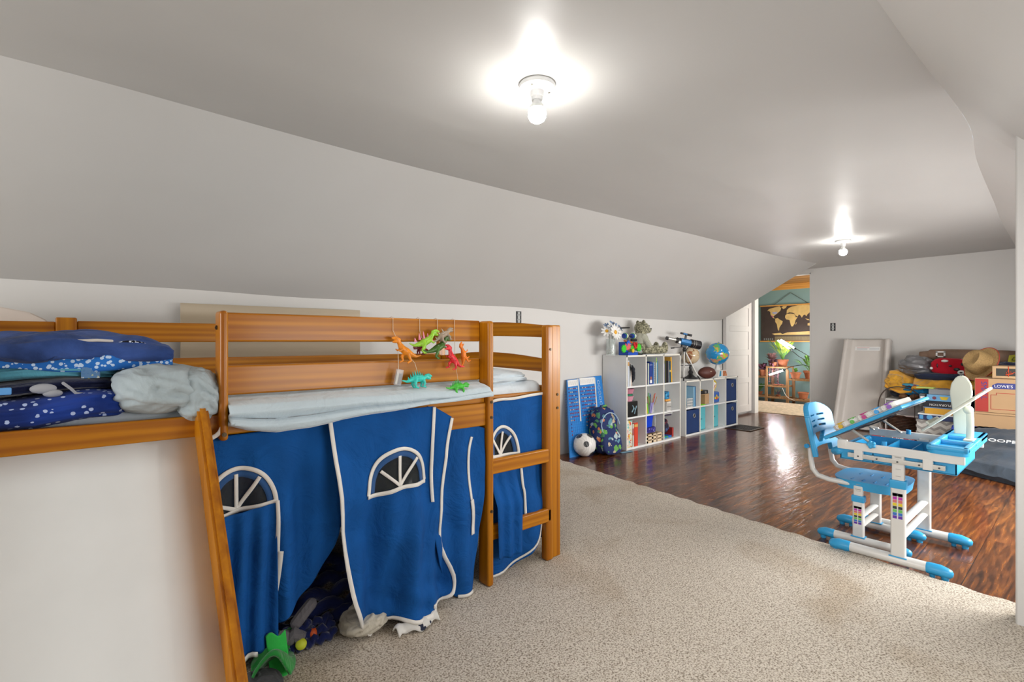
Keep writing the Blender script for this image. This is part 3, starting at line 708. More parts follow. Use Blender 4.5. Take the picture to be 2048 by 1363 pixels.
crumple((.175, 1.80, .920), (.135, .160, .085), 11, M_GFL, 'crumpled_blanket', 'crumpled grey-blue fleece blanket bunched beside the folded stack', -.25, frq=5, nf=34)
crumple((.258, 1.735, .900), (.060, .085, .095), 14, M_GFL, 'crumpled_blanket', 'grey-blue fleece bunched right against the short guard rail upright', -.2, frq=5, nf=22)
# things pushed under the tent
M_KNIT = fabric('navy_yarn', (.006, .012, .075), 160, .8, .95, .3)
k = thing('knit_blanket', 'navy chunky-knit blanket bulging out under the tent flap', 'blanket', (.62, 1.90, .013))
b = MB()
for r in range(6):
    pts = []
    for i in range(24):
        u = i/23; x = .47+.36*u; y = 1.78+.028*r+.02*math.sin(u*6+r)+(.07*(1-u)); z = .04+.030*r*(1+.2*math.sin(u*5))+.013*math.sin(u*20+r*2.4)+.04*u
        pts.append((x, y, z))
    b.tube(pts, .022, 10)
for r in range(3): b.tube([(.46+.01*i, 1.74+.02*r+.006*math.sin(i), .035+.02*r+.010*math.sin(i*1.9+r)) for i in range(22)], .014, 8)
PW('knit', b, M_KNIT, k, angle=180)
b = MB()
b.tube([(.50+.006*i, 1.745+.01*math.sin(i*.7), .075+.012*math.sin(i*1.3)) for i in range(10)], .020, 8); b.tube([(.55, 1.77, .10), (.57, 1.76, .13), (.60, 1.77, .15)], .02, 8)
PW('grey_yarn', b, fabric('grey_yarn', (.16, .15, .16), 160, .8), k, 'grey yarn section')
M_GRN = fabric('green_plush', (.012, .22, .03), 120, .6, .8, .3, .35)
g = thing('green_plush_cloth', 'bright green plush cloth with orange and yellow balls spilling onto the carpet by the slide', 'cloth', (.44, 1.68, .013))
b = MB()
def gr(u, v):
    x = .36+.12*u+.22*v*v+.02*math.sin(v*7); y = 1.62+.25*v-.03*math.sin(u*3); z = .022+.10*math.sin(PI*u)*(1-v*.6)*(.6+.4*math.sin(v*9+1))+.012*nz((x, y, 0), 22)+.006
    return (x, y, max(.017, z))
b.grid(gr, 30, 50); o = PW('body', b, M_GRN, g, angle=180); solid(o, .008, 1)
b = MB(); b.grid(lambda u, v: (.425+.055*u+.014*v, 1.66-.010*u, .017+.135*(1-v)+.008*math.sin(u*7)), 16, 20); o = PW('flap', b, fabric('lime_plush', (.03, .48, .07), 120, .4, .8, .2, .2), g, 'bright lime green flap', 180); solid(o, .006)
b = MB()
for x, y, c in ((.60, 1.76, 0), (.55, 1.72, 1), (.65, 1.78, 0)): b.sphere((x, y, .052), .018, 14, mi=c)
PW('pom_pom', b, [flat('orange_red', (.55, .08, .01)), flat('yellow_green', (.55, .60, .03))], g)
crumple((.385, 1.60, .040), (.080, .075, .036), 21, fabric('charcoal_cloth', (.05, .05, .052), 200, .6), 'crumpled_cloth', 'dark grey crumpled cloth on the carpet at the foot of the slide', .12, 'cloth')
crumple((.765, 1.72, .058), (.090, .085, .048), 25, fabric('cream_cloth', (.50, .46, .38), 260, .5), 'crumpled_cloth', 'cream printed cloth bunched under the front tent flap', .12, 'cloth')
b = MB(); b.grid(lambda u, v: (.84+.17*u, 1.585+.05*v+.014*math.sin(u*9), .022+.022*math.sin(PI*v)+.004*math.sin(u*23)), 30, 8)
o = S('printed_cloth', b, blobs('bw_print', (.66, .64, .60), [(.01, .015, .04), (.66, .64, .6), (.01, .015, .04), (.66, .64, .6)], 26, .42), 'white cloth with black shapes poking out below the tent hem', 'cloth', angle=180); solid(o, .006)

# plywood sheet and pale board behind the bed
b = MB(); b.box(.395, 1.40, 3.19, 3.202, .0, 1.264, bev=.001)
S('plywood_sheet', b, M_PLY, 'bare plywood sheet standing against the wall behind the bed', 'board')
pts = [(-.75, 0), (-.095, 0), (-.095, 1.10), (-.12, 1.150), (-.17, 1.180), (-.26, 1.200), (-.42, 1.205), (-.75, 1.20)]
b = MB(); b.prism(pts, 'y', 2.90, 2.925, bev=.004)
S('rounded_board', b, mat('pale_pink_beige', (.60, .53, .47), .5), 'pale beige round-cornered board behind the head of the bed, left edge of the photo', 'board')

# ================================================================= toy dinosaurs hanging on the guard rail
def dino(name, label, loc, kind, cols, s=1.0, flip=1, rot=0, spikes=0, yaw=0):
    t = thing(name, label, 'toy dinosaur', loc, 0, 'plastic dinosaurs hung on the guard rail')
    t.rotation_euler = (0, rot, yaw)
    def q(p): return (p[0]*flip*s, p[1]*s, p[2]*s)
    b = MB()
    if kind == 'biped':
        sp_ = [(-.055, 0, -.004), (-.040, 0, -.010), (-.022, 0, -.006), (-.004, 0, 0), (.012, 0, .008), (.022, 0, .020), (.028, 0, .030)]; rr = [.002, .004, .008, .0125, .011, .007, .006]
        legs = [[(-.004, .008, -.004), (.004, .010, -.016), (-.002, .010, -.027), (.008, .010, -.034)], [(-.006, -.008, -.004), (-.012, -.010, -.016), (-.018, -.010, -.026), (-.009, -.010, -.033)]]
        arms = [[(.014, .008, .006), (.022, .010, .000), (.027, .010, .004)], [(.014, -.008, .006), (.023, -.010, -.002), (.028, -.010, .001)]]
        head = [[(.027, 0, .032), (.038, 0, .036), (.048, 0, .034)], [(.027, 0, .029), (.036, 0, .026), (.044, 0, .023)]]
    else:
        sp_ = [(-.060, 0, .004), (-.044, 0, -.001), (-.026, 0, .003), (-.010, 0, .006), (.008, 0, .006), (.022, 0, .006), (.030, 0, .010)]; rr = [.002, .004, .008, .013, .012, .008, .006]
        legs = [[(x, y, 0), (x+.004*(1 if x > 0 else -1), y*1.35, -.012), (x, y*1.35, -.022), (x+.007, y*1.35, -.024)] for x in (-.014, .014) for y in (.008, -.008)]
        arms = []; head = [[(.030, 0, .012), (.040, 0, .014), (.050, 0, .009)], [(.030, 0, .008), (.038, 0, .004), (.046, 0, .001)]]
    b.tube([q(p) for p in sp_], [r*s for r in rr], 12)
    for l in legs: b.tube([q(p) for p in l], [.0062*s, .0048*s, .0034*s, .0032*s], 8)
    for l in arms: b.tube([q(p) for p in l], [.0036*s, .0028*s, .002*s], 8)
    for l in head: b.tube([q(p) for p in l], [.0068*s, .0058*s, .0032*s], 8)
    o = P('body', b, cols[0], t, angle=180); remesh(o, .0017, 2)
    if spikes:
        b = MB()
        for k in range(spikes):
            u = k/(spikes-1); x = -.035+.06*u; zb = .008+.008*math.sin(PI*u); h = .006+.012*math.sin(PI*u)
            b.cyl(q((x, 0, zb-.006)), q((x-.003, 0, zb+h)), .0045*s, .0006*s, 7)
        P('spikes', b, cols[1], t)
    return t
def twine(name, label, pts, r=.0011):
    b = MB(); b.tube(pts, r, 6, caps=False); return S(name, b, M_CORD, label, 'string', 'strings tied over the guard rail')
cm = lambda n, c: mat('toy_'+n, c, .35, var=.25, vs=60)
YD = 1.700
dino('toy_dinosaur', 'orange-yellow two-legged toy dinosaur hung leftmost on the guard rail', (.925, YD, 1.020), 'biped', [cm('orange', (.75, .24, .01)), cm('redb', (.6, .08, .02))], 1.25, -1, .15)
dino('toy_dinosaur', 'lime green toy dinosaur with a pink crest hung at the top rail', (1.010, YD-.005, 1.055), 'biped', [cm('lime', (.28, .55, .03)), cm('pink', (.75, .25, .35))], 1.25, 1, .0, 5)
dino('toy_dinosaur', 'grey-brown horned toy dinosaur hung highest on the guard rail', (1.095, YD-.005, 1.080), 'quad', [cm('taupe', (.33, .25, .18)), cm('bone', (.55, .5, .42))], 1.0, 1, -.45, 4)
dino('toy_dinosaur', 'dark green toy dinosaur hanging just below the grey-brown horned one', (1.075, YD+.004, 1.032), 'biped', [cm('moss', (.06, .15, .02)), cm('olive', (.10, .2, .02))], 1.25, 1, -.05)
dino('toy_dinosaur', 'maroon toy dinosaur half hidden behind the lime green one', (1.005, YD+.016, 1.025), 'quad', [cm('maroon', (.16, .008, .01)), cm('mar', (.2, .01, .01))], .75, -1, .1)
dino('toy_dinosaur', 'bright red toy dinosaur with black spots hanging head-left', (1.135, YD-.010, .985), 'biped', [mat('toy_red', (.72, .02, .03), .35, var=.5, vs=110), M_BLACK], 1.15, -1, .42)
dino('toy_dinosaur', 'orange long-necked toy dinosaur hung rightmost beside the ladder post', (1.195, YD, 1.000), 'biped', [cm('orange2', (.80, .20, .01)), cm('o3', (.8, .2, .02))], .95, 1, -1.15)
dino('toy_dinosaur', 'turquoise sail-backed toy dinosaur hung in front of the lower guard rail', (.975, YD-.012, .910), 'quad', [cm('teal', (.03, .55, .46)), cm('teal2', (.02, .42, .36))], 1.15, 1, -.04, 8)
dino('toy_dinosaur', 'bright green spiny toy dinosaur hung lowest above the blanket', (1.138, YD-.045, .874), 'quad', [cm('green', (.05, .45, .03)), cm('green2', (.03, .35, .05))], 1.0, 1, 0, 9)
hy = 1.729
def hang(x, z, label, x2=None):
    x2 = x if x2 is None else x2
    twine('string', label, [(x, 1.756, 1.10), (x, 1.756, 1.149), (x, 1.742, 1.152), (x, hy-.001, 1.149), (x, hy-.002, 1.10), ((x+x2)/2, YD+.012, (1.08+z)/2), (x2, YD, z)])
hang(.888, 1.035, 'twine loop tied over the top rail holding the orange-yellow dinosaur', .915)
hang(1.003, 1.066, 'twine loop holding the lime green dinosaur')
hang(1.084, 1.092, 'twine loop holding the grey-brown horned dinosaur')
hang(1.167, .99, 'dark thread loop nearest the ladder post holding the red dinosaur', 1.150)
twine('string', 'twine slanting from the orange-yellow dinosaur down to the turquoise one', [(.93, YD, 1.015), (.965, YD-.002, .975), (.977, YD-.006, .930)])
twine('string', 'twine hanging from the orange-yellow dinosaur to the battery pack', [(.895, YD, 1.02), (.894, YD-.004, .985), (.893, YD-.008, .952)])
twine('string', 'thin thread dropping past the lower rail to the bright green dinosaur', [(1.14, YD-.012, .98), (1.14, YD-.03, .93), (1.138, YD-.045, .885)], .0007)
t = thing('battery_pack', 'clear blister pack of two batteries hanging on the guard rail', 'batteries', (.893, YD-.008, .925)); t.rotation_euler = (0, R(12), 0)
b = MB(); b.box(-.014, .014, -.006, .006, -.03, .03, bev=.003); P('blister', b, M_CLEAR, t)
for x, c in ((-.0065, (.35, .33, .25)), (.0065, (.06, .05, .05))):
    b = MB(); b.cyl((x, 0, -.026), (x, 0, .014), .005, mi=0); b.cyl((x, 0, .014), (x, 0, .017), .002, mi=1)
    P('battery', b, [mat('battery_%d' % int(c[0]*100), c, .3, .6), M_STEEL], t)

# ================================================================= cube shelves
SY0, SY1 = 2.95, 3.24
def shelf(label, x0, x1, h, nc, nr, back=False):
    t = thing('cube_shelf', label, 'shelf', (x0, SY0, 0)); T = .016
    def bd(nm, a, c, z0, z1, l=None): b = MB(); b.box(a, c, SY0, SY1, z0, z1, bev=.0015); return PW(nm, b, M_WHITE, t, l)
    bd('side_panel', x0, x0+T, 0, h-T); bd('side_panel', x1-T, x1, 0, h-T); bd('top_panel', x0, x1, h-T, h); bd('bottom_panel', x0+T, x1-T, 0, .02)
    cw = (x1-x0-T)/nc; ch = (h-T)/nr
    for k in range(1, nc): bd('divider', x0+cw*k, x0+cw*k+T, .02, h-T)
    for r in range(1, nr):
        for k in range(nc): bd('shelf_board', x0+cw*k+T, x0+cw*(k+1), ch*r-.001, ch*r+T-.001)
    b = MB(); b.box(x0+.004, x1-.004, SY1-.001, SY1+.004, .005, h-.005); PW('back_panel', b, M_WHITE, t)
    b = MB()
    e = .0012
    for k in range(nc+1): b.box(x0+cw*k, x0+cw*k+T, SY0-e, SY0, 0, h)
    b.box(x0, x1, SY0-e, SY0, h-T, h)
    PW('edge_banding', b, M_WEDGE, t, 'cream edge strip')
    return cw, ch
CW, CH = shelf('white cube shelf of nine cells, taller and nearer the bed', 3.985, 4.955, .92, 3, 3)
DW, DH = shelf('white low cube shelf of eight cells beside the open door', 5.055, 6.30, .617, 4, 2)
GB = {}
def book(x, th, h, z, col, label, dep=.2, yf=2.958, lean=0, group='books in the tall cube shelf', cat='book', strip=None):
    t = thing('book', label, cat, (x+th/2, yf+dep/2, z), 0, group); t.rotation_euler = (0, R(lean), 0)
    b = MB(); e = .0025
    for q in ((-th/2, -th/2+e), (th/2-e, th/2)): b.box(q[0], q[1], -dep/2, dep/2, 0, h, bev=.0008)
    b.box(-th/2, th/2, -dep/2, -dep/2+e, 0, h, bev=.0008)
    P('cover', b, flat('book%02d%02d%02d' % tuple(int(c*99) for c in col), col, .45), t)
    if th > .008:
        b = MB(); b.box(-th/2+e, th/2-e, -dep/2+e, dep/2-.004, .003, h-.003); P('pages', b, M_PAPER, t)
    if strip:
        b = MB(); b.box(-th/2+.001, th/2-.001, -dep/2-.0008, -dep/2+.001, h*strip[0], h*strip[1]); P('spine_label', b, flat('bl%02d%02d%02d' % tuple(int(c*99) for c in strip[2]), strip[2]), t)
    return t
Z3, Z2, Z1_ = .617, .315, .020
xa = 3.985+.016; xb = xa+CW; xc = xb+CW
book(xa+.004, .010, .215, Z3, (.12, .28, .10), 'thin green-spined book, far left of the upper left cell of the tall shelf')
book(xa+.017, .024, .252, Z3, (.55, .60, .68), 'pale lavender-white book, tallest in the upper left cell of the tall shelf', strip=(.8, .95, (.5, .28, .1)))
book(xa+.044, .022, .222, Z3, (.72, .76, .76), 'white hardback in the upper left cell of the tall shelf', lean=2)
book(xa+.070, .020, .225, Z3, (.62, .52, .46), 'leaning pinkish cream book in the upper left cell of the tall shelf', lean=-6)
crumple((xa+.150, 3.05, Z3+.115), (.028, .09, .110), 31, fabric('charcoal_bag', (.02, .022, .03), 300, .3), 'cloth_pouch', 'charcoal and olive cloth pouch standing beside the books in the upper left cell', .10, 'pouch', 3.4)
book(xb+.004, .016, .215, Z3, (.22, .06, .11), 'maroon book at the left of the upper middle cell', strip=(.1, .25, (.3, .02, .03)))
book(xb+.022, .012, .212, Z3, (.12, .17, .25), 'slate blue thin book next to the maroon one')
book(xb+.037, .017, .215, Z3, (.60, .68, .55), 'mint white book in the upper middle cell')
t = thing('book_box', 'dark blue boxed set with small picture labels in the upper middle cell', 'box', (xb+.092, 3.04, Z3), 0, 'books in the tall cube shelf')
b = MB(); b.box(-.028, .028, -.08, .08, 0, .200, bev=.003); b.prism([(-.028, .200), (.028, .200), (.012, .232), (-.012, .232)], 'y', -.08, .08, bev=.002); P('box', b, flat('setblue', (.02, .05, .25), .35), t)
b = MB(); b.box(-.018, .016, -.0815, -.079, .012, .045, mi=0); b.box(-.014, .014, -.0815, -.079, .050, .078, mi=1); b.box(-.026, .026, -.0815, -.079, .196, .199, mi=0)
P('picture_label', b, [M_PAPER, flat('rust', (.35, .12, .08))], t)
book(xb+.120, .022, .222, Z3, (.05, .14, .38), 'bright navy binder in the upper middle cell')
t = thing('notebook', 'spiral-bound white notebook in the upper middle cell', 'notebook', (xb+.165, 3.045, Z3), 0, 'books in the tall cube shelf')
b = MB(); b.box(-.008, .008, -.075, .08, 0, .225, bev=.001); P('pages', b, M_PAPER, t)
b = MB()
for k in range(20): b.box(-.010, .010, -.083, -.073, .008+k*.011, .012+k*.011, bev=.001)
P('wire_spiral', b, flat('wire_dark', (.10, .08, .08), .4), t)
book(xb+.178, .016, .270, Z3, (.60, .72, .70), 'tall white and green book in the upper middle cell', strip=(.82, .99, (.25, .45, .06)))
book(xb+.197, .018, .235, Z3, (.10, .28, .42), 'teal blue book at the right of the upper middle cell')
b = MB(); b.box(xb+.004, xb+.135, 3.14, 3.165, Z3, Z3+.272, bev=.002); S('large_book', b, blobs('cover_warm', (.35, .12, .06), [(.5, .35, .25), (.28, .06, .03), (.2, .1, .05)], 22, .5), 'tall rust-coloured picture book behind the others in the upper middle cell', 'book', 'books in the tall cube shelf')
t = thing('large_book', 'dark blue tall book with an orange disc, back of the upper right cell', 'book', (xc+.075, 3.15, Z3), 0, 'books in the tall cube shelf')
b = MB(); b.box(-.07, .07, 0, .018, 0, .275, bev=.002); P('cover', b, flat('deepteal', (.01, .06, .13)), t)
b = MB(); b.cyl((.02, .001, .235), (.02, -.001, .235), .036, seg=28); P('cover_disc', b, flat('discorange', (.65, .28, .02)), t)
book(xc+.004, .022, .205, Z3, (.03, .04, .16), 'navy book at the left of the upper right cell')
book(xc+.030, .014, .235, Z3, (.10, .11, .03), 'dark olive book in the upper right cell')
book(xc+.047, .048, .232, Z3, (.010, .008, .014), 'thick black box file in the upper right cell', cat='box file')
book(xc+.100, .010, .230, Z3, (.60, .62, .68), 'thin silver-white book leaning in the upper right cell', lean=-2)
book(xc+.114, .026, .225, Z3, (.015, .07, .10), 'dark teal book with gold marks in the upper right cell', strip=(.5, .6, (.45, .35, .12)))
book(xc+.146, .024, .272, Z3, (.68, .38, .06), 'yellow-orange tall book leaning in the upper right cell', lean=-3)
# middle row
t = thing('game_cube', 'black cube box with a pale blue creature print in the middle left cell', 'box', (xa+.105, 3.045, Z2), R(0))
b = MB(); b.box(-.078, .078, -.085, .08, 0, .150, bev=.004); P('box', b, flat('cubeblack', (.012, .014, .014), .3), t)
b = MB(); b.tube([(-.02, -.087, .05), (.01, -.087, .085), (.03, -.087, .06), (.05, -.087, .10)], .006, 6); b.tube([(.01, -.087, .085), (-.01, -.087, .11)], .005, 6); b.tube([(.03, -.087, .06), (.02, -.087, .03)], .005, 6); P('creature_print', b, flat('paleblue', (.25, .42, .5)), t)
b = MB(); b.lathe([(.001, 0), (.045, 0), (.062, .05), (.060, .052), (.044, .004), (.001, .004)], seg=24); tag(link('bowl', b, flat('pink', (.62, .28, .36), .4), loc=Vector((xa+.095, 3.02, Z2+.151))), 'pink bowl stacked on the black cube box', 'bowl', None)
b = MB(); b.lathe([(.001, 0), (.048, 0), (.052, .018), (.001, .020)], seg=24); tag(link('round_box', b, flat('green', (.03, .22, .12), .4), loc=Vector((xa+.095, 3.02, Z2+.204))), 'green round lid on the lower pink bowl', 'lid')
b = MB(); b.lathe([(.001, 0), (.050, 0), (.068, .045), (.066, .047), (.048, .004), (.001, .004)], seg=24); tag(link('bowl', b, flat('rose', (.50, .20, .27), .4), loc=Vector((xa+.095, 3.02, Z2+.226))), 'dusky pink bowl topmost of the stack in the middle left cell', 'bowl')
t = thing('pencil_cup', 'clear cup crammed with coloured pencils and brushes in the centre cell', 'pencil holder', (xb+.155, 3.02, Z2))
b = MB(); b.lathe([(.001, 0), (.042, 0), (.050, .09), (.047, .09), (.040, .004), (.001, .004)], seg=24); P('cup', b, M_CLEAR, t)
random.seed(4)
pc_ = [(.6, .4, .02), (.04, .2, .5), (.5, .05, .04), (.05, .35, .08), (.35, .18, .07), (.1, .06, .2), (.5, .3, .15)]
for k in range(16):
    a = random.random()*6.28; r = random.random()*.03; a2 = a+.3; r2 = r+.025+random.random()*.02
    b = MB(); b.cyl((r*math.cos(a), r*math.sin(a), .006), (r2*math.cos(a2)+.02, r2*math.sin(a2), .155+random.random()*.05), .0042, seg=7)
    P('pencil', b, flat('pencil%d' % (k % 7), pc_[k % 7], .5), t)
t = thing('paint_bottle_set', 'yellow and green marker bundle leaning by the pencil cup', 'markers', (xb+.035, 2.975, Z2), 0)
for k, (dx, c, l) in enumerate(((0, (.65, .50, .02), 18), (.02, (.10, .5, .05), 22), (.045, (.2, .2, .5), -22), (.07, (.3, .25, .55), -26))):
    b = MB(); m_ = Matrix.Rotation(R(-l*.6), 4, 'Y'); b.cyl((0, 0, .003), (0, 0, .11), .008, seg=12, M=Matrix.Translation((dx+.01, 0, .004)) @ m_); P('marker', b, flat('marker%d' % k, c, .4), t)
t = thing('white_basket', 'small white slotted plastic basket in the middle right cell', 'basket', (xc+.100, 3.01, Z2))
b = MB()
for k in range(12):
    x = -.036+.0065*k; b.box(x, x+.0035, -.052, -.048, .01, .085); b.box(x, x+.0035, .048, .052, .01, .085)
for s in (-1, 1):
    b.box(-.040, .040, s*.052-.003, s*.052+.003, .082, .100, bev=.001); b.box(s*.040-.002, s*.040+.002, -.052, .052, .0, .100); b.box(-.04, .04, s*.05-.002, s*.05+.002, .04, .052)
b.box(-.040, .040, -.052, .052, 0, .012); P('body', b, M_PLW, t)
b = MB(); b.box(xc+.055, xc+.145, 2.965, 3.06, Z2+.101, Z2+.125, bev=.006); S('wooden_tray', b, M_TRIMW, 'small light wooden tray on the white basket', 'tray')
b = MB(); b.box(xc+.055, xc+.130, 2.97, 3.06, Z2+.126, Z2+.205, bev=.005); o = S('craft_box', b, blobs('bluefaces', (.02, .22, .45), [(.01, .03, .08), (.02, .22, .45), (.1, .4, .6)], 45, .45), 'blue patterned box on top of the wooden tray in the middle right cell', 'box')
# bottom row
book(xa+.004, .085, .262, Z1_, (.5, .5, .2), 'tall patterned red and yellow game box standing in the bottom left cell', dep=.22, cat='game box').children[0].data.materials[0] = blobs('checker_toy', (.62, .60, .50), [(.6, .05, .04), (.65, .45, .03), (.05, .45, .45), (.62, .6, .5)], 42, .52)
book(xa+.092, .026, .225, Z1_, (.60, .55, .48), 'cream game box between the patterned and the red box', strip=(.5, .8, (.4, .1, .1)), cat='game box')
book(xa+.120, .062, .232, Z1_, (.62, .055, .025), 'red game box standing in the bottom left cell', strip=(.82, .93, (.6, .35, .08)), cat='game box')
t = thing('slatted_crate', 'pale wooden crate with slots in the bottom middle cell', 'crate', (xb+.148, 3.06, Z1_))
b = MB()
for z0, z1 in ((.0, .024), (.036, .060), (.072, .088)): b.box(-.143, .143, -.105, -.098, z0, z1, bev=.001)
for x in (-.143, -.05, .035, .128): b.box(x, x+.015 if x > 0 else x+.03, -.105, -.098, 0, .088, bev=.001)
b.box(-.143, .143, .098, .105, 0, .088); b.box(-.143, -.136, -.1, .1, 0, .088); b.box(.136, .143, -.1, .1, 0, .088); b.box(-.143, .143, -.1, .1, 0, .006)
P('body', b, wood('crate_wood', 'x', (.60, .44, .28), (.74, .60, .42), 1, .6, 0), t)
b = MB(); b.box(xb+.01, xb+.22, 2.985, 3.13, Z1_+.089, Z1_+.150, bev=.014); S('zip_case', b, blobs('purple_print', (.02, .015, .16), [(.25, .22, .5), (.02, .015, .16), (.1, .08, .35)], 40, .4), 'dark purple printed case lying on the wooden crate', 'case')
t = thing('blue_bin', 'bright cobalt plastic bin above the purple case in the bottom middle cell', 'bin', (xb+.095, 3.05, Z1_+.151))
b = MB(); b.prism([(-.07, 0), (.062, 0), (.085, .115), (-.09, .115)], 'y', -.06, .06, bev=.006); b.box(-.092, .088, -.066, .066, .112, .122, bev=.003)
P('body', b, flat('cobalt', (.005, .05, .55), .3), t)
b = MB(); b.box(xb+.205, xb+.225, 2.99, 3.10, Z1_+.151, Z1_+.265, bev=.004); S('clear_jar', b, M_CLEAR, 'clear plastic box beside the cobalt bin', 'box')
b = MB(); b.box(xc+.004, xc+.20, 2.985, 3.14, Z1_+.001, Z1_+.022, bev=.004); S('activity_book', b, blobs('bluegreen_cover', (.01, .12, .50), [(.05, .4, .05), (.01, .12, .5), (.02, .25, .6)], 14, .4), 'bright blue and green flat book at the bottom right cell floor', 'book')
crumple((xc+.125, 3.07, Z1_+.115), (.085, .075, .095), 41, blobs('dark_bag_print', (.015, .012, .03), [(.05, .08, .2), (.15, .02, .03), (.35, .35, .4), (.02, .02, .05)], 26, .42), 'printed_bag', 'black bag with red, blue and grey print stuffed in the bottom right cell', .14, 'bag', 3.2)
b = MB(); b.box(xc+.215, xc+.245, 2.99, 3.12, Z1_+.001, Z1_+.10, bev=.003); S('red_box', b, flat('brickred', (.35, .03, .025), .4), 'narrow red box at the right of the bottom right cell', 'box')
b = MB(); b.box(xc+.03, xc+.22, 3.0, 3.14, Z1_+.232, Z1_+.252, bev=.004); S('folded_paper', b, flat('darkmag', (.06, .05, .08)), 'dark magazine lying on the printed bag', 'magazine')
b = MB(); b.box(xc+.06, xc+.24, 3.0, 3.14, Z1_+.253, Z1_+.262, bev=.002); S('white_folder', b, M_PAPER, 'white folder topmost in the bottom right cell', 'folder')
# low shelf contents
ya = 5.055+.016
def cellx(k): return ya+DW*k
def fbin(k, r, m, label, w, grommet=True, dep=.26, yf=2.955, dx=.002):
    z = .021+(DH-.004)*r if r == 0 else DH+.016
    t = thing('fabric_bin', label, 'storage bin', (cellx(k)+w/2+dx, yf+dep/2, z), 0, 'fabric bins in the low shelf'); h = .262
    b = MB(); b.box(-w/2, w/2, -dep/2, -dep/2+.006, 0, h, bev=.002); b.box(-w/2, w/2, dep/2-.006, dep/2, 0, h, bev=.002)
    b.box(-w/2, -w/2+.005, -dep/2, dep/2, 0, h, bev=.002); b.box(w/2-.005, w/2, -dep/2, dep/2, 0, h, bev=.002); b.box(-w/2, w/2, -dep/2, dep/2, 0, .006)
    P('body', b, m, t)
    if grommet:
        b = MB(); t2 = [(.0+.021*math.cos(a*PI/10), -dep/2-.002, .195+.021*math.sin(a*PI/10)) for a in range(21)]
        b.tube([(p[0]+.03, p[1], p[2]) for p in t2], .0045, 8, caps=False); P('ring_handle', b, M_STEEL, t, 'metal ring handle')
        b = MB(); b.cyl((.03, -dep/2-.0015, .195), (.03, -dep/2+.002, .195), .0175); P('handle_hole', b, M_BLACK, t)
    else:
        b = MB(); b.box(-.03, .025, -dep/2-.003, -dep/2, .12, .135, bev=.002); P('strap_handle', b, flat('aqua_dark', (.03, .2, .24)), t)
    return t
fbin(0, 0, M_NAVY, 'navy fabric bin with ring handle, lower row nearest the tall shelf', .285)
fbin(3, 0, M_NAVY, 'navy fabric bin with ring handle, lower row beside the door', .270)
fbin(3, 1, M_NAVY, 'navy fabric bin with ring handle, upper row beside the door', .270)
fbin(1, 0, M_AQUA, 'aqua fabric bin in the lower row next to the navy bin nearest the tall shelf', .20, False, .20, 3.0)
fbin(2, 0, M_AQUA, 'aqua fabric bin in the lower row second from the door', .20, False, .20, 3.0)
Z4 = DH+.016
G2 = 'books in the low shelf'
b = MB(); b.box(cellx(0)+.02, cellx(0)+.16, 3.12, 3.14, Z4, Z4+.225, bev=.002, M=None); S('picture_book', b, blobs('lightblue_cover', (.22, .45, .60), [(.45, .6, .65), (.15, .35, .55), (.6, .65, .6)], 18, .5), 'light blue picture book facing out in the low shelf', 'book', G2)
book(cellx(0)+.165, .020, .222, Z4, (.30, .52, .68), 'light blue book in the upper left cell of the low shelf', group=G2)
book(cellx(0)+.187, .024, .226, Z4, (.12, .32, .55), 'mid blue book in the upper left cell of the low shelf', group=G2)
book(cellx(0)+.213, .008, .228, Z4, (.02, .06, .16), 'thin navy folder in the upper left cell of the low shelf', group=G2)
book(cellx(0)+.223, .008, .215, Z4, (.66, .66, .64), 'thin white booklet in the upper left cell of the low shelf', group=G2)
t = thing('white_basket', 'white wire-look letter basket in the upper left cell of the low shelf', 'basket', (cellx(0)+.085, 3.0, Z4))
b = MB()
for k in range(9): b.box(-.058+k*.0136, -.054+k*.0136, -.047, -.044, 0, .10)
for z in (.0, .03, .06, .095): b.box(-.060, .055, -.048, -.043, z, z+.008); b.box(-.060, .055, .043, .048, z, z+.008)
b.box(-.060, .055, -.045, .045, 0, .004); P('body', b, M_PLW, t)
b = MB(); b.box(cellx(1)+.13, cellx(1)+.225, 2.965, 3.10, Z4+.008, Z4+.125, bev=.002); b.box(cellx(1)+.02, cellx(1)+.13, 3.09, 3.10, Z4+.008, Z4+.125); b.box(cellx(1)+.02, cellx(1)+.13, 2.965, 3.10, Z4+.119, Z4+.125)
S('cardboard_box', b, M_CARD, 'small open cardboard box in the low shelf beside the light blue books', 'box')
b = MB(); b.box(cellx(1)+.005, cellx(1)+.15, 2.965, 3.11, Z4+.0, Z4+.007, bev=.002); S('green_mat', b, flat('limegreen', (.25, .70, .02), .5), 'lime green mat under the small cardboard box', 'mat')
t = thing('black_device', 'black gadget with a silver knob on the small cardboard box', 'gadget', (cellx(1)+.115, 3.025, Z4+.126))
b = MB(); b.box(-.085, .09, -.06, .06, 0, .042, bev=.006); P('body', b, M_BLACK, t)
b = MB(); b.cyl((.02, -.060, .020), (.02, -.068, .020), .015); P('knob', b, M_STEEL, t)
b = MB(); b.box(-.08, -.02, -.05, .05, .042, .052, bev=.002); P('yellow_top', b, flat('mustard', (.5, .32, .03)), t)
t = thing('toy_pouch', 'yellow diamond-shaped pouch with a white panel, leaning in the third upper cell', 'pouch', (cellx(2)+.085, 2.99, Z4+.195))
b = MB(); b.prism([(-.075, -.02), (-.03, .075), (.03, .082), (.072, .05), (.065, -.005), (-.03, -.10), (-.06, -.10)], 'y', 0, .06, bev=.012); P('shell', b, flat('yellow', (.68, .50, .03), .5), t, angle=60)
b = MB(); b.prism([(-.045, -.015), (.0, .055), (.045, .04), (.02, -.01), (-.03, -.06)], 'y', -.003, .004, bev=.001); P('white_panel', b, M_PAPER, t)
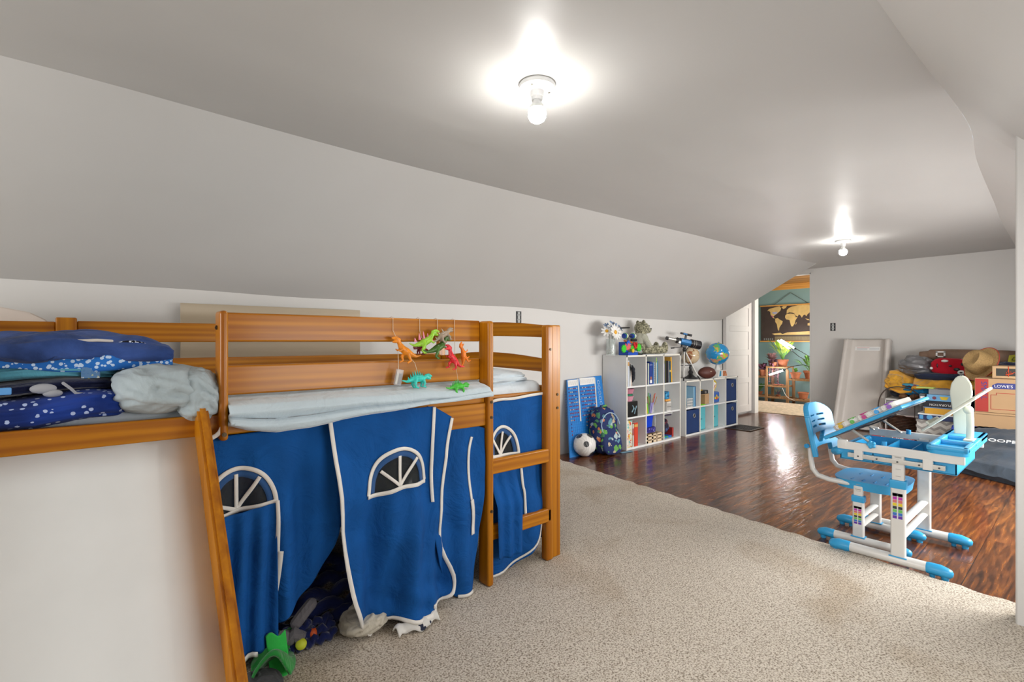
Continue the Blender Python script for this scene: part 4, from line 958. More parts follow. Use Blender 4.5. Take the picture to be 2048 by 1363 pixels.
b = MB(); b.prism([(-.02, -.02), (.015, .025), (.022, .018), (-.012, -.028)], 'y', -.005, .0); P('scribble', b, flat('redline', (.4, .05, .1)), t)
t = thing('toy_case', 'blue case with red and yellow shapes at the bottom of the third upper cell', 'case', (cellx(2)+.11, 3.0, Z4+.001))
b = MB(); b.box(-.085, .085, -.025, .05, 0, .128, bev=.018, seg=3); P('shell', b, flat('toyblue', (.04, .12, .42), .4), t)
b = MB()
b.box(-.045, -.012, -.0285, -.024, .045, .072, mi=0); b.box(-.012, .022, -.0285, -.024, .038, .066, mi=1); b.box(.022, .05, -.0285, -.024, .048, .072, mi=0); b.cyl((.005, -.0285, .082), (.005, -.024, .082), .014, mi=0)
P('coloured_shapes', b, [flat('yellow', (.68, .50, .03), .5), flat('redshape', (.55, .05, .03))], t)

# ================================================================= on top of the shelves
ZT, ZL = .920, .617
t = thing('flower_vase', 'glass vase of white daisy and blue flowers on the tall shelf', 'vase', (3.90, 3.07, ZT))
b = MB(); b.lathe([(.001, .004), (.040, .004), (.042, .0), (.044, .0), (.046, .06), (.043, .12), (.050, .16), (.047, .16), (.040, .12), (.043, .06), (.040, .008), (.001, .008)]); P('vase', b, M_GLASS, t)
b = MB()
random.seed(8)
for k in range(45): b.sphere((random.uniform(-.028, .028), random.uniform(-.028, .028), .014+random.random()*.045), .008, 8)
o = P('pebbles', b, flat('pebble', (.42, .45, .38), .3), t); o['kind'] = 'stuff'
fl = [((-.01, -.055, .225), 'd', .068, (0, -1, .25)), ((-.075, -.01, .235), 'w', .05, (-.7, -.6, .3)), ((-.045, .0, .285), 'b', .042, (-.3, -.4, .8)), ((.03, -.01, .300), 'b', .050, (.1, -.5, .8)), ((.065, .0, .27), 'w', .055, (.6, -.5, .4)), ((.05, -.04, .20), 'w', .045, (.7, -.7, 0)), ((.115, -.02, .265), 'b', .035, (.6, -.6, .5)), ((-.03, -.03, .27), 'w', .045, (-.1, -.8, .5)), ((.085, -.02, .215), 'b', .03, (.8, -.5, -.1))]
M_PETW, M_PETB = flat('petalwhite', (.76, .76, .74), .6), flat('petalblue', (.16, .26, .45), .6)
for c, kd, r, n in fl:
    r *= 1.22; b = MB(); c = Vector(c); q = Vector(n).normalized().to_track_quat('Z', 'Y').to_matrix().to_4x4()
    M0 = Matrix.Translation(c) @ q; npet = 12 if kd == 'd' else 9
    for j in range(npet):
        b.sphere((r*.58, 0, 0), (r*.42, r*.17, r*.05), 10, M=M0 @ Matrix.Rotation(2*PI*j/npet, 4, 'Z') @ Matrix.Rotation(R(-12), 4, 'Y'))
    b2 = MB(); b2.sphere((0, 0, r*.08), (r*.26, r*.26, r*.14), 12, M=M0)
    o = P('flower', b, M_PETB if kd == 'b' else M_PETW, t, 'blue flower' if kd == 'b' else 'white flower'); oc = link('flower_centre', b2, flat('yolk', (.75, .38, .02)) if kd != 'b' else flat('dkcentre', (.03, .04, .05)), o)
    b = MB(); b.tube([c, c*.6+Vector((0, 0, .06)), Vector((c.x*.15, c.y*.1, .03))], .0022, 6); P('stem', b, flat('stemgreen', (.05, .10, .03)), t)
b = MB(); b.tube([(4.02, 3.16, 1.185), (4.36, 3.19, 1.20)], .0065, 8); b.tube([(3.99, 3.14, 1.16), (4.03, 3.165, 1.186)], .010, 8)
S('toy_sword', b, M_BLACK, 'black rod resting between the bear and the flowers', 'rod')
# gear toy with goggle eyes
t = thing('gear_toy', 'building toy of coloured gears with goggle eyes on the tall shelf', 'toy', (4.12, 3.04, ZT))
b = MB(); b.box(-.075, .085, -.07, .05, 0, .030, bev=.004); b.box(-.075, -.02, -.03, .05, .03, .13, bev=.004); P('base', b, flat('royal', (.01, .07, .42), .35), t)
def gear(c, r, col, n=(0, -1, 0), nm='gear', th=.010):
    b = MB(); pts = []
    for k in range(48): a = 2*PI*k/48; rr = r if (k % 4) < 2 else r*.76; pts.append((rr*math.cos(a), rr*math.sin(a)))
    q = Vector(n).normalized().to_track_quat('Z', 'Y').to_matrix().to_4x4()
    b.prism(pts, 'z', -th/2, th/2, M=Matrix.Translation(c) @ q); P(nm, b, flat('gear%02d%02d%02d' % tuple(int(x*99) for x in col), col, .35), t)
gear((-.115, -.045, .065), .040, (.05, .55, .03)); gear((.115, -.055, .075), .040, (.05, .55, .03)); gear((-.065, -.05, .085), .038, (.65, .03, .03), (-.6, -.8, 0)); gear((.045, -.06, .095), .036, (.65, .03, .03), (.3, -.9, .2))
gear((.0, -.06, .065), .034, (.05, .50, .03)); gear((.0, -.01, .135), .045, (.75, .18, .02), (0, -.3, 1)); gear((-.05, -.05, .115), .032, (.02, .12, .6)); gear((.08, -.05, .10), .030, (.65, .03, .03), (.8, -.6, 0)); gear((-.01, -.075, .045), .020, (.7, .5, .02))
b = MB(); b.cyl((.005, -.01, .13), (.005, -.01, .195), .008); b.cyl((-.03, -.02, .190), (.05, -.02, .190), .007); b.cyl((.04, -.02, .150), (.12, -.02, .150), .012); P('axle', b, M_BLACK, t)
for sx in (-.060, .070):
    b = MB(); b.sphere((sx, -.02, .190), (.030, .024, .024), 18); b.cyl((sx-.025, -.02, .19), (sx-.002, -.02, .19), .0245, .026); P('eye', b, [flat('navyeye', (.02, .06, .35), .3)], t)
    b = MB(); b.sphere((sx+.014, -.024, .190), .0225, 16); o = P('eyeball', b, M_PLW, t); b = MB(); b.cyl((sx-.008, -.02, .19), (sx-.004, -.02, .19), .030); P('eyelid_ring', b, flat('limering', (.15, .6, .03)), t)
b = MB(); b.box(4.20, 4.36, 2.975, 3.0, ZT, ZT+.012, bev=.004); S('marker_pen', b, M_BLACK, 'black pen lying in front of the gear toy', 'pen')
b = MB(); b.tube([(4.21, 3.02, ZT+.03), (4.26, 3.02, ZT+.045), (4.30, 3.01, ZT+.03)], .022, 8); S('craft_ball', b, blobs('tealgrey', (.25, .35, .33), [(.5, .55, .5), (.1, .3, .2), (.3, .15, .12)], 60, .5), 'small grey-green crumpled toy between the gear toy and the bear', 'toy')
b = MB(); b.box(4.28, 4.86, 2.965, 3.18, ZT, ZT+.004); S('paper_sheet', b, flat('sheetsilver', (.62, .64, .66), .25), 'silvery white sheet lying under the teddy bear', 'paper')
# teddy bear
def fur():
    m, tr, bs_, N, L = nt('mottled_fur'); v = coords(N, L); n = tex(N, L, 'Noise', v, 60, detail=5)
    L(ramp(N, L, n, [(.36, (.075, .075, .045)), (.5, (.22, .21, .135)), (.66, (.46, .44, .30))]), bs_.inputs['Base Color']); bs_.inputs['Roughness'].default_value = .95; bs_.inputs['Sheen Weight'].default_value = .3
    bump(N, L, bs_, n, 1.0, .006); return m
t = thing('teddy_bear', 'mottled grey-green teddy bear in a knitted top sitting on the tall shelf', 'teddy bear', (4.42, 3.10, ZT+.005), R(-28))
b = MB(); S_ = b.sphere
S_((0, 0, .085), (.085, .088, .085), 24); S_((.0, 0, .15), (.072, .076, .080), 24); S_((.020, 0, .270), (.078, .080, .070), 24); S_((.085, 0, .248), (.042, .040, .034), 18); S_((.01, 0, .21), .06, 16)
for s in (-1, 1):
    S_((.008, s*.066, .325), (.015, .030, .030), 14)
    b.tube([(.0, s*.055, .17), (.03, s*.085, .12), (.065, s*.080, .075), (.085, s*.062, .06)], [.030, .028, .026, .024], 12)
    b.tube([(.03, s*.045, .050), (.10, s*.070, .046), (.17, s*.085, .042), (.215, s*.088, .045)], [.052, .048, .044, .042], 14)
    S_((.235, s*.090, .066), (.032, .042, .062), 16)
o = P('body', b, fur(), t, angle=180); remesh(o, .005, 2)
b = MB(); b.sphere((0, 0, .145), (.088, .091, .088), 24); b.tube([(.0, .058, .175), (.03, .089, .125), (.055, .087, .09)], [.036, .034, .031], 12); b.tube([(.0, -.058, .175), (.03, -.089, .125), (.055, -.087, .09)], [.036, .034, .031], 12)
o = P('knitted_top', b, dots('knit_speckle', (.42, .42, .34), (.10, .10, .08), 130, .25, (.36, .36, .29)), t, 'pale speckled knitted top', 180); remesh(o, .005, 2)
b = MB(); b.sphere((.124, 0, .262), (.010, .014, .010), 10); P('nose', b, M_BLACK, t)
for s in (-1, 1): b = MB(); b.sphere((.088, s*.030, .292), .008, 10); P('eye', b, M_BLACK, t)
# telescope
t = thing('telescope', 'blue and black telescope on a small silver tripod standing on the low shelf', 'telescope', (5.17, 3.03, ZL))
A = Matrix.Translation((0, 0, .432)) @ Matrix.Rotation(R(-26), 4, 'Z') @ Matrix.Rotation(R(11), 4, 'Y')
def ax(nm, segs, m, M=A, label=None, off=(0, 0)):
    b = MB()
    for x0, x1, r0, r1 in segs: b.cyl((x0, off[0], off[1]), (x1, off[0], off[1]), r0, r1, 24, M=M)
    return P(nm, b, m, t, label)
ax('eyepiece', [(-.235, -.215, .020, .020)], M_BLACK); ax('focus_tube', [(-.216, -.115, .019, .022)], M_STEEL, label='chrome focus tube'); ax('focuser', [(-.118, -.06, .028, .030), (-.10, -.09, .034, .034)], M_BLACK)
ax('tube', [(-.062, .070, .038, .040)], mat('scope_blue', (.03, .16, .38), .25, .3), label='metallic blue tube'); ax('dew_shield', [(.068, .082, .043, .046), (.08, .19, .049, .050), (.188, .196, .051, .051)], M_BLACK)
ax('silver_ring', [(.100, .103, .0502, .0502), (.125, .128, .0504, .0504)], M_STEEL)
b = MB(); b.cyl((-.09, -.03, -.02), (-.09, -.055, -.02), .013, M=A); P('focus_knob', b, M_STEEL, t)
ax('finder_scope', [(-.065, -.045, .011, .011), (-.045, .03, .009, .009), (.025, .075, .013, .014)], M_BLACK, off=(0, .090)); b = MB(); b.cyl((-.035, 0, .09), (.015, 0, .09), .0115, M=A); P('finder_tube', b, CACHE['scope_blue'], t)
b = MB(); b.box(-.005, .015, -.008, .008, .035, .085, bev=.002, M=A); P('finder_bracket', b, M_BLACK, t)
b = MB(); b.box(-.03, .03, -.018, .018, -.062, -.036, bev=.004, M=A); b.cyl((0, 0, .30), (0, 0, .385), .014); b.sphere((0, 0, .345), .022, 14); b.cyl((-.02, 0, .375), (-.20, .04, .365), .0035); b.cyl((-.16, .032, .367), (-.205, .042, .364), .0075); P('mount', b, M_BLACK, t)
for x, y in ((-.11, -.055), (.215, -.065), (.03, .17)):
    b = MB(); b.tube([(x*.08, y*.08, .315), (x*.9, y*.9, .035)], .0075, 8); P('tripod_leg', b, M_PLW, t); b = MB(); b.tube([(x*.86, y*.86, .045), (x, y, .006)], .008, 8); P('leg_foot', b, M_BLACK, t)
b = MB()
for x, y in ((-.11, -.055), (.215, -.065), (.03, .17)): b.cyl((0, .01, .165), (x*.5, y*.5, .165), .003)
b.cyl((0, 0, .14), (0, 0, .30), .006); P('spreader', b, M_BLACK, t)
# globes
def globe_mat(name, sea, lands, sc, thr):
    m, tr, bs_, N, L = nt(name); v = coords(N, L); n = tex(N, L, 'Noise', v, sc, detail=5)
    mask = ramp(N, L, n, [(0, (0, 0, 0)), (thr, (1, 1, 1))], True); n2 = tex(N, L, 'Noise', v, sc*1.4, detail=1)
    land = ramp(N, L, n2, [(k/len(lands)*.5+.25, c) for k, c in enumerate(lands)], True)
    mx = N('ShaderNodeMix'); mx.data_type = 'RGBA'; L(mask, mx.inputs[0]); mx.inputs[6].default_value = (*sea, 1); L(land, mx.inputs[7]); L(mx.outputs[2], bs_.inputs['Base Color'])
    bs_.inputs['Roughness'].default_value = .12; bs_.inputs['Coat Weight'].default_value = .5; return m
t = thing('globe', 'bright blue desk globe on a white base at the door end of the low shelf', 'globe', (5.985, 3.06, ZL))
b = MB(); b.sphere((0, 0, .285), .138, 40); P('sphere', b, globe_mat('globe_blue', (.01, .25, .55), [(.45, .55, .05), (.55, .25, .15), (.10, .42, .15), (.6, .4, .08)], 8, .53), t)
b = MB(); b.tube([(.138*1.06*math.cos(a), 0, .285+.138*1.06*math.sin(a)) for a in [R(-70+10*k) for k in range(16)]], .005, 8); P('meridian_arm', b, mat('arm_blue', (.10, .3, .5), .3), t)
b = MB(); b.prism([(-.12, 0), (.13, 0), (.085, .085), (-.085, .085)], 'y', -.075, .075, bev=.006); b.cyl((0, 0, .085), (0, 0, .15), .035, .018); P('base', b, M_PLW, t)
b = MB(); b.prism([(-.01, .012), (.10, .012), (.068, .076), (-.005, .076)], 'y', -.0775, -.0755, mi=0); b.prism([(-.10, .012), (-.05, .012), (-.05, .076), (-.08, .076)], 'y', -.0775, -.0755, mi=1)
P('base_picture', b, [blobs('orange_pic', (.45, .16, .06), [(.6, .3, .15), (.3, .1, .05)], 40, .5), flat('picblue', (.03, .25, .42))], t)
t = thing('globe', 'antique cream and brown globe on a black stand behind the telescope', 'globe', (5.46, 3.12, ZL))
b = MB(); b.sphere((0, 0, .272), .103, 36); P('sphere', b, globe_mat('globe_antique', (.58, .46, .30), [(.36, .13, .06), (.45, .3, .15), (.22, .08, .04)], 11, .54), t)
b = MB(); b.tube([(.112*math.cos(a), 0, .272+.112*math.sin(a)) for a in [R(-90-10*k) for k in range(19)]], .004, 8); b.cyl((0, 0, .375), (0, 0, .395), .012, .006); P('meridian_arm', b, M_BLACK, t)
b = MB(); b.lathe([(.001, 0), (.085, 0), (.088, .012), (.05, .022), (.022, .05), (.030, .075), (.014, .10), (.020, .13), (.010, .16), (.001, .165)]); P('stand', b, M_BLACK, t)
t = thing('football', 'brown American football lying on the low shelf', 'ball', (5.62, 3.0, ZL+.068), R(-20))
b = MB(); b.lathe([(.001, -.125)]+[(.070*math.cos(a)**1.25, .125*math.sin(a)) for a in [R(-80+10*k) for k in range(17)]]+[(.001, .125)], seg=28, M=Matrix.Rotation(R(90), 4, 'Y')); P('ball', b, mat('football_leather', (.085, .022, .014), .55, bs=.4, bn=500), t, angle=60)
b = MB(); b.box(-.012, .012, -.069, -.066, .016, .022); b.cyl((.0, -.069, .0), (.0, -.066, .0), .006); P('valve_mark', b, flat('ivory', (.45, .38, .3)), t)

# ================================================================= against the wall beside the shelf
t = thing('counting_chart', 'blue gridded chart board leaning between the bed and the tall shelf', 'chart', (3.52, 3.10, .0)); t.rotation_euler = (R(-9.5), R(0), 0)
b = MB(); CHX = -.16; b.prism([(-.17, 0), (.40, 0), (.42, .725), (-.085, .705)], 'y', 0, .012, bev=.001); P('board', b, flat('chartblue', (.015, .20, .58), .35), t)
b = MB()
for k in range(24): z = .02+k*.024; b.box(-.15, .34, -.001, .0, z, z+.0018)
for k in range(18): x = -.13+k*.026; b.box(x, x+.0015, -.001, .0, .01, .60)
P('grid_lines', b, flat('gridblue', (.01, .12, .42)), t)
b = MB(); b.prism([(-.083, .64), (.055, .645), (.055, .705), (-.080, .700)], 'y', -.0015, 0); b.prism([(.085, .645), (.30, .65), (.30, .715), (.085, .712)], 'y', -.0015, 0)
P('header_strip', b, M_PAPER, t)
b = MB()
for k in range(9): x = -.074+k*.014; b.box(x, x+.0015, -.0022, -.001, .655, .690)
for k in range(15): x = .093+k*.014; b.box(x, x+.0015, -.0022, -.001, .658, .700)
P('header_marks', b, flat('greymark', (.35, .35, .33)), t)
for x0, x1 in ((.058, .072), (.302, .316)):
    b = MB(); b.prism([(x0-.035, .31), (x1-.033, .31), (x1, .71), (x0, .71)], 'y', -.003, 0); P('white_strip', b, M_PLW, t)
b = MB(); random.seed(3)
for r in range(14):
    z = .615-r*.0325
    for c0, n_, xx in ((0, 6, -.085), (1, 10, .085)):
        nn = n_ if r < 9 else max(1, n_-2*(r-8)-random.randint(0, 2))
        for k in range(nn):
            if c0 == 1 and r > 8 and k < 2: continue
            x = xx+k*.0215-.0055*r*.35; b.box(x, x+.012, -.0035, -.001, z, z+.011, mi=random.choice((0, 0, 0, 1, 2)))
ST_ = P('stickers', b, [flat('stred', (.25, .03, .06)), flat('stnavy', (.03, .03, .18)), flat('stbeige', (.5, .4, .3))], t); ST_['kind'] = 'stuff'
b = MB()
for k in range(8):
    z = .66-k*.052; b.tube([(.355+.018*math.cos(a), -.002, z+.02*math.sin(a)) for a in [0, 1, 2, 3, 4, 5, 6]], .0035, 6)
P('border_doodles', b, flat('palebl', (.35, .5, .7)), t)
# soccer ball
def soccer():
    m, tr, bs_, N, L = nt('soccer_ball'); v = coords(N, L, (1, 1, 1))
    d = tex(N, L, 'Voronoi', v, 11, Randomness=.7); k = ramp(N, L, d, [(0, (.02, .02, .02)), (.36, (.76, .74, .70))], True)
    n = tex(N, L, 'Wave', v, 14, Distortion=9.0); k2 = ramp(N, L, n, [(0, (0, 0, 0)), (.55, (1, 1, 1))], True)
    mx = N('ShaderNodeMix'); mx.data_type = 'RGBA'; mx.blend_type = 'ADD'; mx.inputs[0].default_value = .10; L(k, mx.inputs[6]); L(k2, mx.inputs[7])
    L(mx.outputs[2], bs_.inputs['Base Color']); bs_.inputs['Roughness'].default_value = .35; bump(N, L, bs_, tex(N, L, 'Voronoi', v, 8.5), .15, .004); return m
b = MB(); b.sphere((3.50, 3.06, .106), .105, 40); S('soccer_ball', b, soccer(), 'white soccer ball with black patches on the wood floor by the blue chart', 'ball')
# backpack
M_BP = blobs('dino_print', (.008, .022, .11), [(.13, .36, .07), (.40, .50, .50), (.60, .20, .08), (.06, .24, .12), (.50, .42, .28), (.10, .26, .34)], 19, .46, st=(1, 1, 1))
t = thing('backpack', 'navy dinosaur-print child backpack leaning on the tall shelf', 'backpack', (3.74, 2.99, 0), R(-8))
b = MB()
def bpk(w, d, h, y0, z0, seed, m, nm, lbl=None, p=3.4):
    b = cushion((0, y0, z0+h/2), (w/2, d/2, h/2), seed, .05, 5, p, (48, 30))
    for v in b.bm.verts:
        k = max(0, (v.co.z-z0)/h); v.co.x *= 1-.22*k*k; v.co.y += .05*k
    return P(nm, b, m, t, lbl, 180)
bpk(.30, .17, .43, .02, 0.002, 51, M_BP, 'body'); bpk(.25, .08, .24, -.075, .01, 52, M_BP, 'front_pocket')
b = MB(); b.tube([(-.105+.0*k, -.060+.0, .22) for k in range(1)]+[(.118*math.cos(a)*.98, -.050+.012*math.sin(a), .255+.135*math.sin(a)) for a in [R(170-10*k) for k in range(17)]], .0045, 6); P('zip', b, flat('zipblue', (.35, .50, .65)), t, 'pale blue zip')
b = MB(); b.tube([(-.05, .05, .41), (-.03, .05, .445), (.03, .05, .445), (.05, .05, .41)], .011, 8); P('top_handle', b, M_BP, t)
b = MB(); b.tube([(.07, .09, .40), (.135, .07, .385), (.165, .05, .30), (.165, .05, .16), (.14, .05, .06)], .017, 10, flat=.6); P('shoulder_strap', b, flat('strapnavy', (.012, .04, .22), .8), t)
b = MB(); b.box(.12, .27, -.07, -.04, .002, .008, bev=.002); P('webbing', b, flat('webblue', (.16, .32, .42)), t)

# ================================================================= child's desk and chair
DX0, DX1 = 2.885, 3.435
t = desk = thing('childrens_desk', 'white and sky blue child desk with its top tilted up, standing on the wood floor', 'desk', (3.16, .62, 0))
def foot(x, y0, y1, parent, r=.023, cap=.085, zc=.038):
    b = MB(); b.tube([(x, y0+cap*.8, zc), (x, y1-cap*.8, zc)], r, 16, caps=False); PW('foot_bar', b, M_PLW, parent)
    for s, ye in ((1, y0), (-1, y1)):
        b = MB(); b.tube([(x, ye+s*.018, zc-.004), (x, ye+s*cap*.5, zc), (x, ye+s*cap, zc)], [r*.95, r*1.12, r*1.10], 16)
        b.cyl((x, ye+s*.028, .0), (x, ye+s*.028, .02), .013, .016, 12); b.cyl((x, ye+s*.072, .0), (x, ye+s*.072, .02), .010, .012, 12)
        PW('foot_cap', b, M_BLUE, parent)
def post(x, y, z1, zc, z2, w, parent, stick):
    b = MB(); b.box(x-.016, x+.016, y-w/2, y+w/2, .045, z1, bev=.008, seg=3); PW('lower_post', b, M_PLW, parent)
    b = MB(); b.box(x-.013, x+.013, y-w*.42, y+w*.42, z1-.03, z2, bev=.006); b.box(x-.0138, x-.012, y-.014, y+.012, z2-.020, z2-.016, mi=1)
    for k in range(3): b.box(x-.0136, x-.012, y-.012, y+.008, z1+.02+k*.033, z1+.022+k*.033, mi=1)
    PW('upper_post', b, [M_PLW, flat('etched', (.35, .35, .33))], parent)
    b = MB(); b.box(x-.019, x+.019, y-w/2-.004, y+w/2+.004, z1-.004, z1+zc, bev=.005); PW('height_collar', b, M_BLUE, parent)
    b = MB(); b.box(x-.020, x+.020, y-w/2-.006, y+w/2+.006, .050, .056, bev=.002); PW('post_gasket', b, M_BLUE, parent)
    if stick:
        cs = [(.01, .01, .01), (.45, .02, .35), (.60, .15, .15), (.70, .55, .02), (.02, .03, .03), (.15, .5, .1), (.03, .15, .5), (.10, .02, .35)]
        b = MB(); h = stick; zt = z1-.025
        for k, c in enumerate(cs):
            for yy in ((y-w*.32, y-w*.05), (y+w*.05, y+w*.32)): b.box(x-.0172, x-.0158, yy[0], yy[1], zt-h*(k+1)/8, zt-h*k/8-.002, mi=k)
        b.box(x-.0172, x-.0158, y-w*.34, y+w*.34, zt-h*.10, zt, mi=0)
        PW('height_sticker', b, [flat('hs%d' % k, c, .4) for k, c in enumerate(cs)], parent)
for x in (DX0+.012, DX1-.012): foot(x, .405, .885, desk)
post(DX0+.012, .600, .375, .036, .535, .057, desk, .118); post(DX1-.012, .597, .375, .036, .535, .057, desk, 0)
b = MB(); b.tube([(DX0+.03, .597, .135), (DX1-.03, .597, .135)], .018, 14, flat=.55); b.tube([(DX0+.03, .597, .200), (DX1-.03, .597, .200)], .020, 14, flat=.5); PW('cross_brace', b, M_PLW, desk)
for x in (DX0, DX1):
    b = MB(); b.box(x-.008, x+.010, .365, .845, .523, .562, bev=.004); b.box(x-.009, x+.011, .80, .845, .530, .570, bev=.008); PW('top_rail', b, M_PLW, desk)
    b = MB(); b.box(x-.007 if x < 3 else x-.012, x+.012 if x < 3 else x+.007, .43, .80, .487, .508, bev=.001)
    PW('drawer_runner', b, M_STEEL, desk, 'bare metal drawer runner')
    b = MB()
    for y in (.49, .755): b.box(x-.010, x+.010, y-.018, y+.018, .480, .528, bev=.003)
    PW('hanger_bracket', b, M_PLW, desk)
    for y in (.45, .52, .60, .68, .755): b = MB(); b.cyl((x-.0078, y, .497), (x-.0115, y, .497), .0038, seg=10); PW('bolt', b, M_DARK, desk)
b = MB(); b.box(DX0+.008, DX1-.008, .40, .42, .530, .556, bev=.002); PW('frame_cross_rail', b, M_PLW, desk)
# drawer
dr = (DX0+.022, DX1-.022, .395, .84)
b = MB(); b.box(*dr, .468, .474, bev=.001)
for q in ((dr[0], dr[0]+.006, dr[2], dr[3]), (dr[1]-.006, dr[1], dr[2], dr[3]), (dr[0], dr[1], dr[2], dr[2]+.006), (dr[0], dr[1], dr[3]-.006, dr[3])): b.box(*q, .470, .522, bev=.001)
for y in (.60, .70): b.box(dr[0], dr[1], y, y+.004, .472, .515)
PW('drawer', b, M_BLUE, desk)
b = MB(); b.tube([(DX0+.03, .845, .505), (DX0+.05, .87, .495), (DX1-.05, .87, .495), (DX1-.03, .845, .505)], .020, 10); PW('drawer_handle', b, M_BLUE, desk)
# rear tray with a well
b = MB(); tx0, tx1, ty0, ty1 = DX0-.015, DX1+.022, .352, .495
def rr(x0, x1, y0, y1, r, n=5):
    o = []
    for cx, cy, a0 in ((x1-r, y1-r, 0), (x0+r, y1-r, 90), (x0+r, y0+r, 180), (x1-r, y0+r, 270)):
        o += [(cx+r*math.cos(R(a0+90*k/n)), cy+r*math.sin(R(a0+90*k/n))) for k in range(n+1)]
    return o
b.prism(rr(tx0, tx1, ty0, ty1, .03), 'z', .560, .578, bev=.002)
ro = rr(tx0, tx1, ty0, ty1, .03); ri = rr(tx0+.03, tx1-.20, ty0+.022, ty1-.022, .02); tb = bmesh.new()
b2 = bmesh.new(); 
for q in ((tx0, tx1, ty1-.022, ty1), (tx0, tx1, ty0, ty0+.022), (tx0, tx0+.03, ty0, ty1), (tx1-.22, tx1, ty0, ty1), ((tx0+tx1)/2-.10, (tx0+tx1)/2-.075, ty0, ty1)): b.box(*q, .575, .598, bev=.006)
b2.free(); tb.free(); PW('rear_tray', b, M_BLUE, desk)
for x in (DX0+.02, DX1-.02): b = MB(); b.cyl((x+.015 if x < 3 else x-.015, .66, .555), (x+.015 if x < 3 else x-.015, .66, .578), .011, seg=14); PW('top_rest_peg', b, M_BLUED, desk)
# tilted top: slope frame (y, z) at the user edge -> back edge
HY, HZ, TA = .905, .566, R(31)
def tt(x, s, n): return (x, HY-math.cos(TA)*s+math.sin(TA)*n, HZ+math.sin(TA)*s+math.cos(TA)*n)
MT = Matrix(((1, 0, 0, 0), (0, -math.cos(TA), math.sin(TA), HY), (0, math.sin(TA), math.cos(TA), HZ), (0, 0, 0, 1)))
b = MB(); b.box(DX0-.015, DX1+.015, 0, .375, -.012, .006, bev=.006, M=MT); top = PW('tilting_top', b, M_BLUE, desk)
b = MB(); b.box(DX0-.003, DX1+.003, .012, .363, .0055, .0085, M=MT); PW('writing_surface', b, M_PLW, desk, 'white writing surface')
b = MB(); b.box(DX0, DX1, .02, .355, -.016, -.012, M=MT)
for k in range(5): b.tube([tt(3.08+.02*k, .10+.0*k, -.020), tt(3.13+.022*k, .16, -.024), tt(3.10+.022*k, .26, -.022)], .0035, 6)
PW('underside_ribs', b, M_DARK, desk)
for x, kn in ((DX0+.015, 1), (DX1-.015, 0)):
    b = MB(); b.tube([(x, .70, .560), tt(x, .13, -.018)], .010, 8, flat=.6); b.tube([(x, .825, .560), tt(x, .045, -.010)], .009, 8, flat=.6); PW('tilt_strut', b, M_STEEL, desk)
    if kn:
        b = MB()
        for k in range(5): a = 2*PI*k/5; b.sphere((x-.03, .70+.012*math.cos(a), .563+.012*math.sin(a)), .0085, 10)
        b.cyl((x-.036, .70, .563), (x-.01, .70, .563), .014); PW('tilt_knob', b, M_BLUE, desk)
# reading stand and lamp arm standing in the tray
b = MB(); o2 = []
MS = Matrix(((1, 0, 0, 0), (0, -.735, .678, .512), (0, .678, .735, .652), (0, 0, 0, 1)))
b.prism([(3.04, 0), (3.30, 0), (3.31, .10), (3.29, .22), (3.24, .275), (3.10, .275), (3.05, .22), (3.03, .10)], 'z', 0, .011, M=MS, bev=.004); b.box(3.05, 3.29, 0, .012, .010, .028, bev=.004, M=MS); b.box(3.08, 3.11, -.045, .005, .0, .010, bev=.004, M=MS); b.box(3.22, 3.25, -.045, .005, .0, .010, bev=.004, M=MS)
PW('reading_stand', b, M_CREAM, desk, 'cream slanted book rest')
b = MB(); b.tube([(3.17, .385, .590), (3.17, .383, .66), (3.17, .385, .735)], .014, 12, flat=.8); b.sphere((3.17, .39, .735), .020, 12); b.box(3.13, 3.21, .365, .405, .588, .60, bev=.004); PW('stand_post', b, M_CREAM, desk)
b = MB(); b.prism([(.412, .59), (.462, .59), (.468, .70), (.474, .745), (.480, .80), (.474, .845), (.455, .880), (.435, .890), (.415, .880), (.398, .845), (.394, .80), (.402, .74), (.410, .70)], 'x', 3.325, 3.341, bev=.004); PW('lamp_arm', b, M_CREAM, desk, 'cream paddle-shaped upright')
# toy board on the tilted top
t = thing('alphabet_board', 'white wavy toy board with coloured discs lying on the tilted desk top', 'toy', tt(3.0, .2, .01))
b = MB(); pts = [(2.895+.03*0, .075)]+[]
ol = [(.06+.006*k, 2.890+.006*math.cos(k*1.02)) for k in range(0, 50)]
b.prism([(x, s) for s, x in ol]+[(3.20, .354), (3.20, .06)], 'z', .009, .033, M=MT, bev=.003); PW('board', b, M_PLW, t)
for k, c in enumerate([(.65, .42, .02), (.10, .42, .06), (.48, .04, .22), (.04, .35, .75), (.25, .08, .45)]):
    b = MB(); s = .095+.058*k; b.cyl((2.912, s, .030), (2.912, s, .0365), .021, .019, 20, M=MT); b.cyl((2.895, s, .018), (2.885, s, .018), .010, seg=16, M=MT); PW('letter_disc', b, flat('disc%d' % k, c, .35), t)
